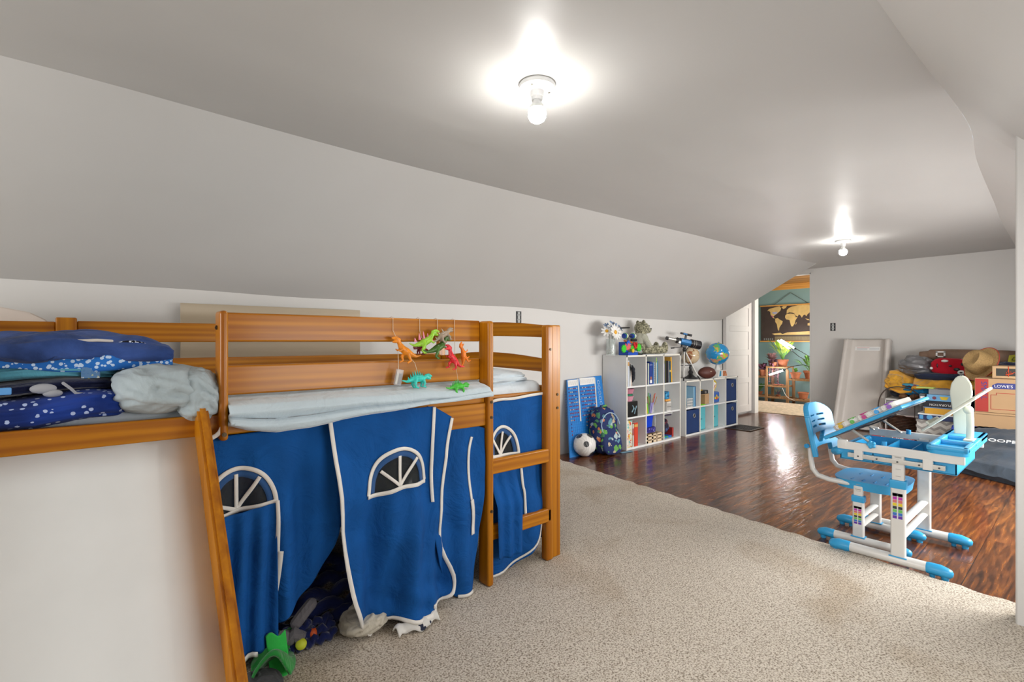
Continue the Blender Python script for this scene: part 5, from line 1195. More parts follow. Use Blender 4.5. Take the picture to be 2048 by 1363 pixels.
# chair
CX0, CX1 = 3.038, 3.347
chair = thing('childrens_chair', 'sky blue child chair with white tube frame pushed under the desk', 'chair', (3.19, .78, 0))
for x in (CX0, CX1): foot(x, .575, .985, chair, .021, .075, .034)
post(CX0, .795, .235, .030, .315, .050, chair, .09); post(CX1, .795, .235, .030, .315, .050, chair, 0)
b = MB(); b.tube([(CX0+.01, .795, .10), (CX1-.01, .795, .10)], .017, 14, flat=.5); b.tube([(CX0+.01, .795, .15), (CX1-.01, .795, .15)], .017, 14, flat=.5); PW('cross_brace', b, M_PLW, chair)
def seatf(u, v):
    th = 2*PI*u; r = v; ex = math.copysign(abs(math.cos(th))**.55, math.cos(th)); ey = math.copysign(abs(math.sin(th))**.55, math.sin(th))
    x = 3.192+.172*r*ex; y = .765+.160*r*ey
    z = .338-.012*(1-r**4)+.012*max(0, 1-abs(x-3.192)/.05)*max(0, (.72-y)/.1)*(1-r**3)
    return (x, y, z)
b = MB(); b.grid(seatf, 48, 12)
b.grid(lambda u, v: (lambda p: (3.192+(p[0]-3.192)*(1-.06*v), .765+(p[1]-.765)*(1-.06*v), .338-.045*v+.006*math.sin(PI*v)))(seatf(u, 1)), 48, 4); b.grid(lambda u, v: (lambda p: (3.192+(p[0]-3.192)*.94*(1-v), .765+(p[1]-.765)*.94*(1-v), .293))(seatf(u, 1)), 48, 2)
bmesh.ops.remove_doubles(b.bm, verts=b.bm.verts, dist=1e-4); bmesh.ops.recalc_face_normals(b.bm, faces=b.bm.faces); seat = PW('seat', b, M_BLUE, chair, angle=60)
for sx in (-1, 1):
    for k in range(4):
        b = MB(); b.box(3.192+sx*.075-.020, 3.192+sx*.075+.020, .69+k*.05, .698+k*.05, .3255, .3305, bev=.001); PW('vent_slot', b, M_BLUED, seat)
# backrest: curved shell with slots and a handle hole
def bk(x, z, off=0):
    k = (z-.43)/.27; return (x, 1.02+.055*k-.035*((x-3.197)/.185)**2+off, z)
def bkeep(u, v):
    x = 3.017+.36*u; z = .43+.275*v; dx = x-3.197
    if v > .70 and (dx/.183)**2+((v-.70)/.31)**2 > 1: return False
    if v < .13 and abs(dx) < .115 and v < .13: return False
    for zz in (.575, .605, .635):
        if abs(z-zz) < .0035 and .018 < abs(dx) < .10: return False
    if .485 < z < .54 and abs(dx) < .075*math.sqrt(max(0, (z-.478)/.062)): return False
    return True
b = MB(); b.grid(lambda u, v: bk(3.017+.36*u, .43+.275*v), 90, 90, keep=bkeep); o = PW('backrest', b, M_BLUE, chair, angle=180); solid(o, .026, 0)
bv = o.modifiers.new('b', 'BEVEL'); bv.width = .002; bv.limit_method = 'ANGLE'
for x in (3.04, 3.355):
    b = MB(); b.tube([(x, .84, .318), (x, .93, .318), (x, .985, .33), (x, 1.010, .36), (x, 1.018, .41), (x, 1.022, .47)], .0135, 12); PW('back_tube', b, M_PLW, chair)
b = MB(); b.cyl((3.02, 1.03, .485), (3.005, 1.03, .485), .012); PW('side_screw', b, M_BLUED, chair)

# ================================================================= leaning plastic slide against the far wall
t = thing('plastic_slide', 'beige plastic toddler slide section leaning upright on the far wall', 'slide', (7.0, 1.85, 0))
M_SLP = mat('beige_plastic', (.60, .56, .52), .35, var=.02)
PL = Vector((7.02, 1.83, .004)); TLT = Matrix.Translation(PL) @ Matrix.Rotation(R(19.5), 4, 'Y')
b = MB()
prof = [(-.262, -.0), (-.262, .085), (-.250, .100), (-.232, .103), (-.215, .092), (-.185, .02), (-.17, .012), (.17, .012), (.185, .02), (.215, .092), (.232, .103), (.250, .100), (.262, .085), (.262, 0)]
def slf(u, v):
    k = u*(len(prof)-1); i = min(len(prof)-2, int(k)); f = k-i; y = prof[i][0]+(prof[i+1][0]-prof[i][0])*f; d = prof[i][1]+(prof[i+1][1]-prof[i][1])*f
    z = 1.14*v; wv = 1-.10*v
    rd = min(1, (1-v)/.045); cr = math.sqrt(max(0, 1-(1-rd)**2))
    return TLT @ Vector((-d*(.35+.65*cr)-.03*max(0, .10-v)*5, y*wv, z-(.02*(1-cr) if abs(y) > .2 else 0)))
b.grid(slf, 78, 60); o = PW('slide_bed', b, M_SLP, t, angle=50); solid(o, .006, 0)
b = MB(); b.box(-.016, -.0135, -.13, .13, .99, 1.04, M=TLT, mi=0); b.box(-.0175, -.0155, -.02, .11, 1.022, 1.026, M=TLT, mi=1)
for k in range(4): b.box(-.0175, -.0155, -.12, -.02, 1.0+k*.008, 1.0025+k*.008, M=TLT, mi=2); b.box(-.0175, -.0155, .0, .11, .997+k*.006, .999+k*.006, M=TLT, mi=2)
PW('warning_label', b, [M_PAPER, flat('redtxt', (.5, .05, .05)), flat('greytxt', (.4, .42, .45))], t, 'white warning label with a red line')

# ================================================================= pile of boxes and cloth at the far right
def cyl_grid(f, nu, nv, name, m, label, cat, grp=None, th=0):
    b = MB(); b.grid(f, nu, nv); bmesh.ops.remove_doubles(b.bm, verts=b.bm.verts, dist=1e-5); o = S(name, b, m, label, cat, grp, 180)
    if th: solid(o, th)
    return o
def cbox(label, x, y0, y1, z0, z1, dep, m=M_CARD, nm='cardboard_box', cat='box', bev=.003):
    t = thing(nm, label, cat, (x+dep/2, (y0+y1)/2, z0))
    b = MB(); b.box(x, x+dep, y0, y1, z0, z1, bev=bev); PW('body', b, m, t); return t
L2 = cbox('plain brown cardboard box on the floor under the printed moving box', 6.10, .14, .712, 0, .425, .42)
b = MB(); b.box(6.0985, 6.101, .16, .70, .405, .409); PW('flap_seam', b, flat('seam', (.16, .10, .05)), L2)
L1 = cbox('brown moving box with a red side band and a blue banner, on the plain box', 6.10, .14, .708, .427, .727, .42)
FX = 6.0985
b = MB(); b.box(FX, 6.101, .618, .704, .432, .722); PW('red_band', b, flat('boxred', (.36, .030, .022)), L1, 'red printed band')
text('SMALL', .055, frame((FX-.001, .648, .620), (0, 0, -1), (0, -1, 0)), flat('boxblue', (.03, .04, .20)), L1, 'size_lettering')
b = MB(); b.prism([(.594, .640), (.594, .668), (.585, .676), (.56, .690), (.30, .690), (.27, .676), (.26, .640)], 'x', FX, 6.101); PW('blue_banner', b, flat('boxblue', (.03, .04, .20)), L1)
text("LOWE'S", .034, frame((FX-.001, .522, .662), (0, -1, 0), (0, 0, 1)), M_PAPER, L1, 'store_lettering')
b = MB()
for q in ((.600, .604, .458, .585), (.565, .604, .582, .586), (.565, .569, .582, .602), (.30, .569, .600, .604), (.15, .604, .457, .461)): b.box(FX, 6.101, *q)
PW('house_outline', b, flat('boxred', (.36, .030, .022)), L1, 'red house outline')
L3 = cbox('small tan carton with a dark panel and red script, on top of the moving box', 6.22, .18, .605, .728, .835, .26, mat('tan_card', (.50, .33, .18), .8))
b = MB(); b.box(6.2185, 6.221, .20, .580, .748, .815); PW('dark_panel', b, flat('panelblk', (.03, .03, .025)), L3)
b = MB(); b.tube([(6.217, .515, .775), (6.217, .505, .80), (6.217, .498, .765), (6.217, .485, .790), (6.217, .478, .770), (6.217, .465, .785), (6.217, .455, .775)], .003, 6); b.tube([(6.217, .50, .832), (6.217, .50, .745)], .003, 6); b.tube([(6.217, .515, .76), (6.217, .475, .772)], .006, 6); PW('red_script', b, flat('redscript', (.55, .07, .02)), L3)
b = MB(); b.prism([(6.0, 0), (6.09, 0), (6.09, .30), (6.03, .27)], 'y', .60, .86, bev=.01); S('blue_crate', b, flat('crateblue', (.015, .04, .30), .4), 'deep blue box wedged between the grey bag and the cardboard boxes', 'box')
# grey bag
def bagf(u, v):
    y = .93-1.22*u; k = min(1, max(0, (.93-y)/.22))**.6; xf = 5.17+.60*(max(y, .3)-.39)
    prof = [(0, 0), (-.02, .035), (.05, .11), (.22, .17), (.42, .235), (.62, .30), (.74, .315), (.82, .28), (.86, .0)]
    q = v*(len(prof)-1); i = min(len(prof)-2, int(q)); f = q-i; f = f*f*(3-2*f)
    px = prof[i][0]+(prof[i+1][0]-prof[i][0])*f; pz = prof[i][1]+(prof[i+1][1]-prof[i][1])*f
    x = xf+(px*k+.05*(1-k)); x = min(x, 5.975); z = pz*k*(1+.10*nz((y*1.6, v, 0), 3, 6))
    if 0 < pz: z += .022*nz((x*2.2, y*1.2, z*2), 5, 9)+.012*abs(nz((x, y*2, z), 11, 2))
    return (x, y, max(0.002, z))
o = cyl_grid(bagf, 100, 70, 'duffel_bag', fabric('slate_nylon', (.045, .060, .080), 400, .25, .55, .1), 'large slate grey nylon bag with white lettering on the wood floor', 'bag')
lt = text('COOPER', .066, frame((5.56, .487, .262), (0, -1, 0), (.93, 0, .36)), M_PAPER, o, 'lettering', squash=.95)
# game boxes on the chevron bin
ch = thing('storage_cube', 'grey and white chevron fabric cube on the floor under the game boxes', 'storage cube', (6.72, 1.02, 0))
b = MB(); b.box(6.50, 6.80, .86, 1.195, 0, .265, bev=.006); PW('body', b, flat('cream_cloth2', (.62, .60, .56), .85), ch)
b = MB()
for r in range(4):
    for k in range(7):
        ya_ = .865+k*.048; z = .03+r*.062; u_ = .022 if k % 2 == 0 else -.022
        b.prism([(ya_, z), (ya_+.048, z+u_*1.3), (ya_+.048, z+u_*1.3+.026), (ya_, z+.026)] if k % 2 == 0 else [(ya_, z+.0286), (ya_+.048, z), (ya_+.048, z+.026), (ya_, z+.0546)], 'x', 6.497, 6.501)
PW('chevron_stripes', b, flat('chev_grey', (.33, .31, .29), .85), ch)
G3 = 'stacked board game boxes'
def gbox(label, x, y0, y1, z0, z1, dep, col, grp=G3): 
    t = thing('game_box', label, 'game box', (x+dep/2, (y0+y1)/2, z0), 0, grp)
    b = MB(); b.box(x, x+dep, y0, y1, z0, z1, bev=.002); PW('box', b, flat('gb%02d%02d%02d' % tuple(int(c*99) for c in col), col, .4), t); return t
g1 = gbox('dark navy game box with a pale blue round badge, lowest on the chevron cube', 6.46, .80, 1.175, .267, .325, .30, (.015, .03, .12))
b = MB(); b.box(6.457, 6.76, .797, 1.178, .316, .329, bev=.001); PW('lid_rim', b, M_PAPER, g1)
b = MB(); b.cyl((6.4585, 1.085, .294), (6.4605, 1.085, .294), .024); b.box(6.4585, 6.4605, 1.135, 1.165, .272, .312); PW('badge', b, flat('badge', (.10, .35, .65)), g1)
g2 = gbox('game box with an orange side stacked on the navy one', 6.46, .82, 1.125, .330, .395, .28, (.68, .36, .03))
b = MB(); b.box(6.457, 6.74, .817, 1.128, .388, .397, bev=.001); PW('lid_rim', b, flat('rimblue', (.15, .28, .5)), g2)
g3 = gbox('black game box with upside-down white EXPLORATION lettering', 6.46, .82, 1.135, .398, .458, .28, (.01, .012, .02))
text('EXPLORATION', .030, frame((6.458, .985, .424), (0, 1, 0), (0, 0, -1)), M_PAPER, g3, 'lettering', squash=1.0)
b = MB(); b.cyl((6.4585, .865, .430), (6.4605, .865, .430), .014); PW('badge', b, flat('greybadge', (.3, .3, .32)), g3)
g4 = gbox('light blue game box with small cartoon shapes above the black one', 6.47, .84, 1.11, .460, .522, .26, (.16, .42, .72))
b = MB(); b.cyl((6.4685, 1.05, .49), (6.4705, 1.05, .49), .016, mi=0); b.prism([(.94, .505), (1.01, .505), (.995, .475), (.955, .475)], 'x', 6.4685, 6.4705, mi=1); b.box(6.4685, 6.4705, .87, .90, .48, .50, mi=2); PW('cartoon_shapes', b, [flat('maroon2', (.2, .05, .08)), flat('sunyellow', (.7, .5, .03)), flat('pinkred', (.6, .15, .2))], g4)
g5 = cbox('clear plastic tub with a grey grille topmost on the game boxes', 6.50, .87, 1.10, .524, .575, .2, M_CLEAR, 'plastic_tub', 'tub'); b = MB(); b.sphere((6.53, .98, .578), (.03, .055, .012), 16); PW('grille', b, flat('gridgrey', (.12, .11, .13)), g5)
g6 = cbox('small dark carton with a white barcode label left of the light blue game box', 6.50, 1.125, 1.175, .398, .520, .1, flat('cartdk', (.10, .11, .12)), 'carton', 'box'); b = MB(); b.box(6.4985, 6.501, 1.130, 1.165, .478, .498); PW('barcode_label', b, M_PAPER, g6)
g7 = cbox('lime and white paper packet on the dark carton', 6.50, 1.06, 1.20, .578, .590, .1, flat('limepk', (.5, .62, .15)), 'packet', 'packet', .002)
# red game, wicker basket, drawers
rg = gbox('red board game box lying on the floor in front of the wicker basket', 6.48, 1.21, 1.575, .0, .085, .3, (.50, .035, .045), None)
b = MB(); b.box(6.477, 6.479, 1.30, 1.33, .035, .05); 
for k in range(11): b.box(6.477, 6.4795, 1.32+k*.016, 1.331+k*.016, .030, .030+.010+.006*((k*7) % 3)/2)
b.tube([(6.478, 1.245+.012*math.cos(a), .05+.012*math.sin(a)) for a in range(7)], .002, 6); PW('white_print', b, M_PAPER, rg)
wk = thing('wicker_basket', 'dark brown wicker basket behind the red board game', 'basket', (6.95, 1.40, 0))
b = MB()
for r in range(13):
    z = .012+r*.017; rad = .15+.02*r/12
    b.tube([((rad+.004*((k+r) % 2))*math.cos(2*PI*k/40)*.8, (rad+.004*((k+r) % 2))*math.sin(2*PI*k/40)*1.12, z) for k in range(41)], .0085, 6, caps=False)
b.cyl((0, 0, .004), (0, 0, .02), .13, seg=24); P('weave', b, mat('wicker', (.060, .026, .012), .6, var=.5, vs=40), wk)
b = MB(); b.tube([(.17*.85*math.cos(2*PI*k/40), .17*1.14*math.sin(2*PI*k/40), .238) for k in range(41)], .012, 8, caps=False); P('rim', b, CACHE['wicker'], wk)
pd_ = thing('storage_unit', 'white framed clear plastic drawer unit under the folded clothes', 'storage unit', (6.98, 1.36, .0))
b = MB()
for z in (.0, .235, .405): b.box(6.80, 7.18, 1.19, 1.53, z, z+.018, bev=.003)
for y in (1.19, 1.52): b.box(6.80, 7.18, y, y+.010, 0, .42, bev=.002)
b.box(7.17, 7.18, 1.19, 1.53, 0, .42); PW('frame', b, M_PLW, pd_)
for z in (.256,):
    b = MB(); b.box(6.803, 7.16, 1.205, 1.515, z, z+.145, bev=.004); PW('drawer', b, M_CLEAR, pd_)
crumple((6.95, 1.30, .30), (.09, .08, .035), 61, blobs('drawer_mix', (.10, .13, .06), [(.3, .1, .06), (.15, .2, .1), (.4, .35, .3)], 40, .5), 'toy_heap', 'dark mixed toys inside the clear drawer', .1, 'toys')
# navy comforter heap filling the back of the pile
crumple((7.18, .98, .34), (.24, .52, .36), 71, M_NVP, 'comforter_heap', 'dark navy comforter heap behind the boxes and games', .10, 'blanket', 4, frq=9)
crumple((6.98, 1.40, .485), (.16, .13, .065), 72, fabric('dark_slate_cloth', (.025, .030, .045), 200, .6), 'folded_clothes', 'dark slate folded clothes on the plastic drawers beside the slide', .10, 'clothes', 3)
crumple((6.90, 1.27, .515), (.12, .13, .060), 73, fabric('azure_jacket', (.01, .22, .50), 200, .7, .6, .1, .3), 'blue_jacket', 'bright azure crumpled jacket lying on the plastic drawers', .14, 'jacket', 3)
crumple((6.86, 1.30, .580), (.08, .12, .018), 74, blobs('jacket_trim', (.05, .30, .45), [(.35, .05, .03), (.04, .03, .06), (.05, .3, .45)], 10, .5, st=(1, 3, 8)), 'striped_cloth', 'red, navy and turquoise striped cloth lying on the azure jacket', .14, 'cloth', 3)
def yel(u, v):
    y = 1.53-.86*u; x = 7.08-.30*v; z = .80-.05*math.sin(u*PI)*1.0-.16*v+.03*math.sin(u*11+v*3)+.025*nz((x, y*2, v), 6, 3)-(.05*(v**3))
    if u < .28: z -= .09-.05*v
    return (x, y, z)
o = cyl_grid(yel, 70, 24, 'fleece_blanket', fabric('marigold_fleece', (.66, .33, .03), 150, .6, .9, .4, .3), 'marigold yellow fleece blanket draped across the pile', 'blanket', None, .02)
crumple((6.83, 1.45, .60), (.07, .09, .11), 75, CACHE['marigold_fleece'] if 'marigold_fleece' in CACHE else fabric('marigold_fold', (.62, .32, .03), 150, .6, .9, .4, .3), 'fleece_fold', 'hanging end of marigold fleece beside the leaning slide', .1, 'blanket', 2.6)
crumple((6.96, 1.04, .68), (.16, .30, .05), 76, fabric('indigo_cloth', (.020, .028, .060), 200, .6), 'dark_clothes', 'dark indigo clothes folded under the red pillow', .12, 'clothes', 3)
crumple((7.05, 1.29, .770), (.15, .165, .135), 77, mat('silver_bag', (.20, .20, .21), .28, .35, var=.2, bs=.5, bn=20, bd=.01), 'plastic_bag', 'shiny dark silver plastic bag of things left of the red pillow', .26, 'bag', 2.2, frq=11)
pw = thing('red_pillow', 'red pillow with small black and white shapes among the pile', 'pillow', (6.94, 1.0, .78))
b = cushion((6.94, 1.0, .785), (.07, .155, .095), 78, .05, 4, 3.2); PW('cover', b, fabric('red_fleece', (.42, .005, .018), 200, .2), pw, angle=180)
b = MB(); b.sphere((6.868, .90, .735), (.010, .030, .024), 14); b.sphere((6.872, 1.03, .850), (.012, .030, .014), 12); b.sphere((6.875, 1.14, .77), (.014, .014, .014), 12); PW('white_shape', b, M_PAPER, pw)
b = MB(); b.sphere((6.872, .935, .765), (.008, .026, .018), 12); b.sphere((6.868, .985, .800), (.008, .014, .010), 8); b.sphere((6.868, 1.09, .80), (.006, .006, .022), 8); b.sphere((6.860, .90, .735), (.006, .014, .008), 8); b.sphere((6.868, .89, .82), (.006, .014, .016), 8); PW('black_shape', b, M_BLACK, pw)
tp = thing('rolled_tarp', 'long brown rolled poster or tarp with white and yellow markings on top of the pile', 'roll', (7.15, .9, .85))
b = MB()
def roll(u, v):
    y = 1.285-.95*u; a = 2*PI*v; r = .072*(1-.12*u)*(1 if u > .08 else .62+u*2)+.008*nz((y*2, math.cos(a), math.sin(a)), 2.5, 4); return (7.13+.7*r*math.cos(a), y, .895+.02*math.sin(u*2)-.03*u+r*math.sin(a))
b.grid(roll, 50, 28); b.cyl((7.13, 1.283, .895), (7.13, 1.27, .895), .046, seg=24); b.cyl((7.13, .336, .87), (7.13, .345, .87), .06, seg=24); PW('roll', b, mat('brown_kraft', (.19, .115, .075), .6, var=.12, bs=.3, bn=12, bd=.01), tp, angle=180)
b = MB(); xr = 7.075
for q in ((1.12, 1.135, .885, .945), (1.055, 1.07, .885, .945), (1.055, 1.135, .885, .897), (1.055, 1.135, .935, .950)): b.box(xr-.004, xr+.012, *q, mi=0)
b.box(xr-.010, xr+.004, 1.055, 1.12, .858, .868, mi=0); b.box(xr-.010, xr+.004, 1.055, 1.12, .849, .856, mi=1)
b.prism([(.79, .925), (.82, .905), (.80, .885), (.77, .905)], 'x', xr-.006, xr+.01, mi=1)
b.prism([(.54, .845), (.575, .845), (.565, .915), (.52, .925), (.44, .87)], 'x', xr-.004, xr+.014, mi=2)
b.sphere((xr-.002, .90, .862), (.004, .06, .010), 16, mi=0); b.sphere((xr-.004, .90, .862), (.004, .048, .006), 16, mi=3)
PW('printed_marks', b, [M_PAPER, flat('markblue', (.03, .08, .3)), flat('markyellow', (.62, .60, .04)), flat('markgrey', (.35, .36, .38))], tp)
b = MB(); b.tube([(xr-.008, .545, .868), (xr-.008, .53, .90), (xr-.008, .495, .885), (xr-.008, .52, .865), (xr-.008, .545, .868)], .0022, 6); PW('warning_sign_mark', b, M_BLACK, tp)
ht = thing('straw_hat', 'woven straw hat leaning on the boxes in the pile', 'hat', (6.55, .70, .83)); ht.rotation_euler = (R(0), R(-62), R(-38))
b = MB(); pr = [(.175, .020), (.165, .005), (.13, -.004), (.116, .0), (.114, .04), (.106, .11), (.086, .140), (.045, .132), (.001, .118)]
b.lathe(pr, seg=40, sx=1.0, sy=.86)
P('hat', b, mat('straw', (.36, .23, .09), .8, var=.25, vs=120, bs=.8, bn=180, bd=.003), ht, angle=70); solid(ht.children[0], .003)
b = MB(); b.tube([(.176*math.cos(2*PI*k/40), .176*.86*math.sin(2*PI*k/40), .020) for k in range(41)], .004, 6, caps=False); P('red_edging', b, flat('hatred', (.40, .05, .03)), ht, 'red edging')
b = MB(); b.sphere((6.9, .46, .93), (.05, .05, .09), 20); b.sphere((6.86, .48, .86), (.02, .016, .016), 12, mi=1); S('black_toy', b, [M_BLACK, M_PAPER], 'black rounded toy at the right end of the brown roll', 'toy')
crumple((6.85, .53, .80), (.15, .16, .06), 79, M_NVP, 'dark_cloth', 'near-black cloth under the brown roll beside the straw hat', .1, 'cloth', 3)
# shoes on the drawers
def shoe(x, y, rz, label):
    t = thing('shoe', label, 'shoe', (x, y, .424), rz, 'brown shoes on the plastic drawers')
    b = MB(); b.sphere((-.045, 0, .032), (.055, .040, .030), 20); b.sphere((.045, 0, .036), (.048, .035, .036), 18); b.sphere((.0, 0, .036), (.06, .034, .032), 18); o = P('upper', b, mat('shoe_brown', (.18, .085, .035), .6, var=.2), t, angle=180); remesh(o, .004, 3)
    b = MB(); b.prism([(-.10+.0, -.02), (-.085, -.04), (.0, -.036), (.085, -.034), (.095, 0), (.085, .034), (0, .036), (-.085, .04), (-.10, .02)], 'z', 0, .012, bev=.003); P('sole', b, M_DARK, t)
    b = MB()
    for k in range(3): b.tube([(-.02+.018*k, -.018, .066), (-.01+.018*k, .018, .066)], .003, 6)
    P('laces', b, M_CORD, t)
shoe(6.845, 1.375, R(12), 'left one of the pair of brown shoes on the plastic drawers'); shoe(6.835, 1.265, R(-8), 'right one of the pair of brown shoes on the plastic drawers')
b = MB(); pts = [(6.60, 1.50, .10), (6.62, 1.535, .22), (6.62, 1.555, .34), (6.62, 1.535, .46), (6.63, 1.48, .545), (6.64, 1.38, .575), (6.66, 1.28, .555), (6.68, 1.20, .49), (6.70, 1.16, .43)]
b.tube(smoothpl(pts, 2), .006, 8); b.tube(smoothpl([(6.66, 1.25, .56), (6.66, 1.24, .45), (6.66, 1.24, .30), (6.66, 1.24, .235)], 2), .003, 6); S('cord_loop', b, flat('cordbrown', (.045, .028, .02)), 'dark braided cord arching from the basket in front of the leaning slide', 'cord')
# little things by the wall behind the chair
b = MB(); b.prism([(2.40, 0), (2.50, 0), (2.51, .16), (2.49, .145), (2.45, .175), (2.41, .15)], 'x', 7.38, 7.42, bev=.004); S('cat_silhouette', b, flat('darkbrown', (.05, .025, .015)), 'small dark brown cat-eared cut-out on the floor behind the blue chair', 'ornament')
crumple((7.20, 2.25, .06), (.07, .10, .055), 83, blobs('dark_mix', (.01, .012, .02), [(.2, .2, .22), (.02, .03, .1), (.01, .01, .015)], 40, .4), 'dark_pouch', 'small dark blue-black bundle on the floor left of the leaning slide', .12, 'bundle')

# ================================================================= plant room
b = MB(); b.box(7.66, 9.05, 2.0, 4.6, .0, .012, bev=.004); S('rug', b, mat('cream_rug', (.62, .50, .36), .95, var=.25, vs=25, bs=.9, bn=60, bd=.006), 'cream woven rug just beyond the doorway', 'rug')
mp = thing('wall_map', 'dark hanging world map with gold continents beyond the doorway', 'map', (9.6, 3.545, 1.05))
MX = 9.605
def mpt(u, v):  # picture coordinates -> wall (y, z)
    return (4.06-(u-170)/1670*1.03, 1.69-(v-240)/870*.635)
b = MB(); b.box(MX, MX+.003, 3.03, 4.06, 1.055, 1.695); PW('sheet', b, mat('map_dark', (.055, .035, .030), .6, var=.1), mp)
conts = [[(350, 345), (400, 295), (560, 260), (700, 240), (740, 290), (720, 350), (640, 410), (600, 440), (560, 460), (540, 480), (520, 490), (560, 540), (520, 530), (470, 470), (440, 430), (440, 380), (400, 340)],
 [(750, 270), (800, 240), (900, 238), (870, 290), (800, 312)],
 [(575, 545), (650, 530), (700, 570), (785, 610), (770, 670), (720, 730), (690, 780), (680, 850), (650, 820), (630, 730), (620, 680), (575, 620)],
 [(860, 470), (900, 440), (1000, 430), (1100, 450), (1140, 520), (1190, 520), (1130, 600), (1110, 680), (1060, 745), (1020, 745), (990, 660), (975, 590), (880, 570), (850, 520)],
 [(890, 430), (900, 340), (960, 290), (1040, 260), (1200, 235), (1400, 236), (1640, 252), (1700, 280), (1640, 330), (1560, 380), (1500, 420), (1440, 470), (1420, 510), (1380, 470), (1340, 480), (1300, 540), (1260, 480), (1220, 460), (1190, 510), (1130, 480), (1100, 430), (1050, 410), (960, 400)],
 [(1390, 560), (1440, 600), (1500, 610), (1480, 580)], [(1450, 680), (1560, 650), (1640, 670), (1640, 740), (1560, 745), (1450, 730)], [(1130, 700), (1150, 650), (1165, 650), (1145, 700)],
 [(480, 920), (720, 900), (780, 930), (920, 890), (1500, 870), (1700, 880), (1650, 950), (560, 955)]]
M_GOLD = mat('map_gold', (.62, .42, .16), .5, var=.12, vs=12)
for c in conts:
    b = MB(); b.prism([mpt(*q) for q in c], 'x', MX-.002, MX+.001); PW('continent', b, M_GOLD, mp)
b = MB(); b.prism([mpt(*q) for q in ((490, 380), (640, 375), (620, 420), (560, 440), (500, 410))], 'x', MX-.003, MX); b.prism([mpt(*q) for q in ((450, 455), (520, 480), (500, 520))], 'x', MX-.003, MX, mi=1); PW('scratched_country', b, [flat('lilac', (.40, .40, .58)), flat('magenta', (.45, .08, .2))], mp)
b = MB(); q0_, q1_ = mpt(565, 1085), mpt(1760, 985)
for r in range(6):
    for k in range(60):
        y = q0_[0]-k*(q0_[0]-q1_[0])/60; z = q0_[1]+r*.0118; b.box(MX-.0015, MX+.001, y-.0085, y, z, z+.0085)
PW('legend_grid', b, mat('legend_gold', (.32, .25, .12), .6), mp)
b = MB()
for k in range(5): y, z = mpt(250+k*58, 1080); b.box(MX-.0015, MX+.001, y-.018, y, z, z+.035)
PW('legend_marks', b, flat('maptxt', (.20, .22, .22)), mp)
for z in (1.042, 1.695): b = MB(); b.box(MX-.012, MX+.008, 3.01, 4.08, z, z+.022, bev=.002); PW('hanging_rail', b, M_TRIMW, mp)
b = MB(); b.tube([(MX, 3.96-.12, 1.715), (MX+.005, 3.545, 1.925), (MX, 3.25, 1.715)], .0035, 6, caps=False); PW('hanging_cord', b, flat('cord_grey', (.06, .05, .04)), mp)
# bamboo plant stands
def stand(label, y0, y1, x0, x1, shelves, H):
    t = thing('plant_stand', label, 'plant stand', ((x0+x1)/2, (y0+y1)/2, 0))
    for y in (y0, y1):
        for x in (x0, x1): b = MB(); b.box(x-.012, x+.012, y-.012, y+.012, 0, H, bev=.003); PW('leg', b, M_BAMBOO, t)
    for z in shelves:
        b = MB()
        for x in (x0, x1): b.box(x-.010, x+.010, y0, y1, z-.012, z+.012, bev=.002)
        for k in range(7): yy = y0+(y1-y0)*(k+.5)/7; b.box(x0, x1, yy-.014, yy+.014, z+.012, z+.020, bev=.001)
        PW('slatted_shelf', b, M_BAMBOO, t)
    return t
stand('three-legged low end of the wooden plant stands, at the right of the doorway view', 3.02, 3.42, 9.15, 9.42, (.06, .40), .56)
stand('middle wooden plant stand with two shelves under the hanging plants', 3.44, 3.77, 9.15, 9.42, (.07, .27, .60), .62)
stand('left wooden plant stand with the purple-leaved pots', 3.79, 4.35, 9.15, 9.42, (.08, .42), .44)
def leafmesh(b, base, tip, w, mi=0, bend=.2, up=Vector((0, 0, 1))):
    base = Vector(base); tip = Vector(tip); d = tip-base; side = d.cross(up).normalized()*w
    if side.length < 1e-4: side = Vector((0, w, 0))
    n = 5; t = bmesh.new(); rows = []
    for k in range(n+1):
        u = k/n; c = base+d*u+Vector((0, 0, 1))*d.length*bend*math.sin(PI*u*.9); ww = math.sin(PI*min(.98, u*.92+.06))
        rows.append([t.verts.new(c-side*ww), t.verts.new(c+Vector((0, 0, -.15*w))), t.verts.new(c+side*ww)])
    for a, c in zip(rows, rows[1:]):
        for k in range(2): t.faces.new((a[k], a[k+1], c[k+1], c[k]))
    b.merge(t, mi)
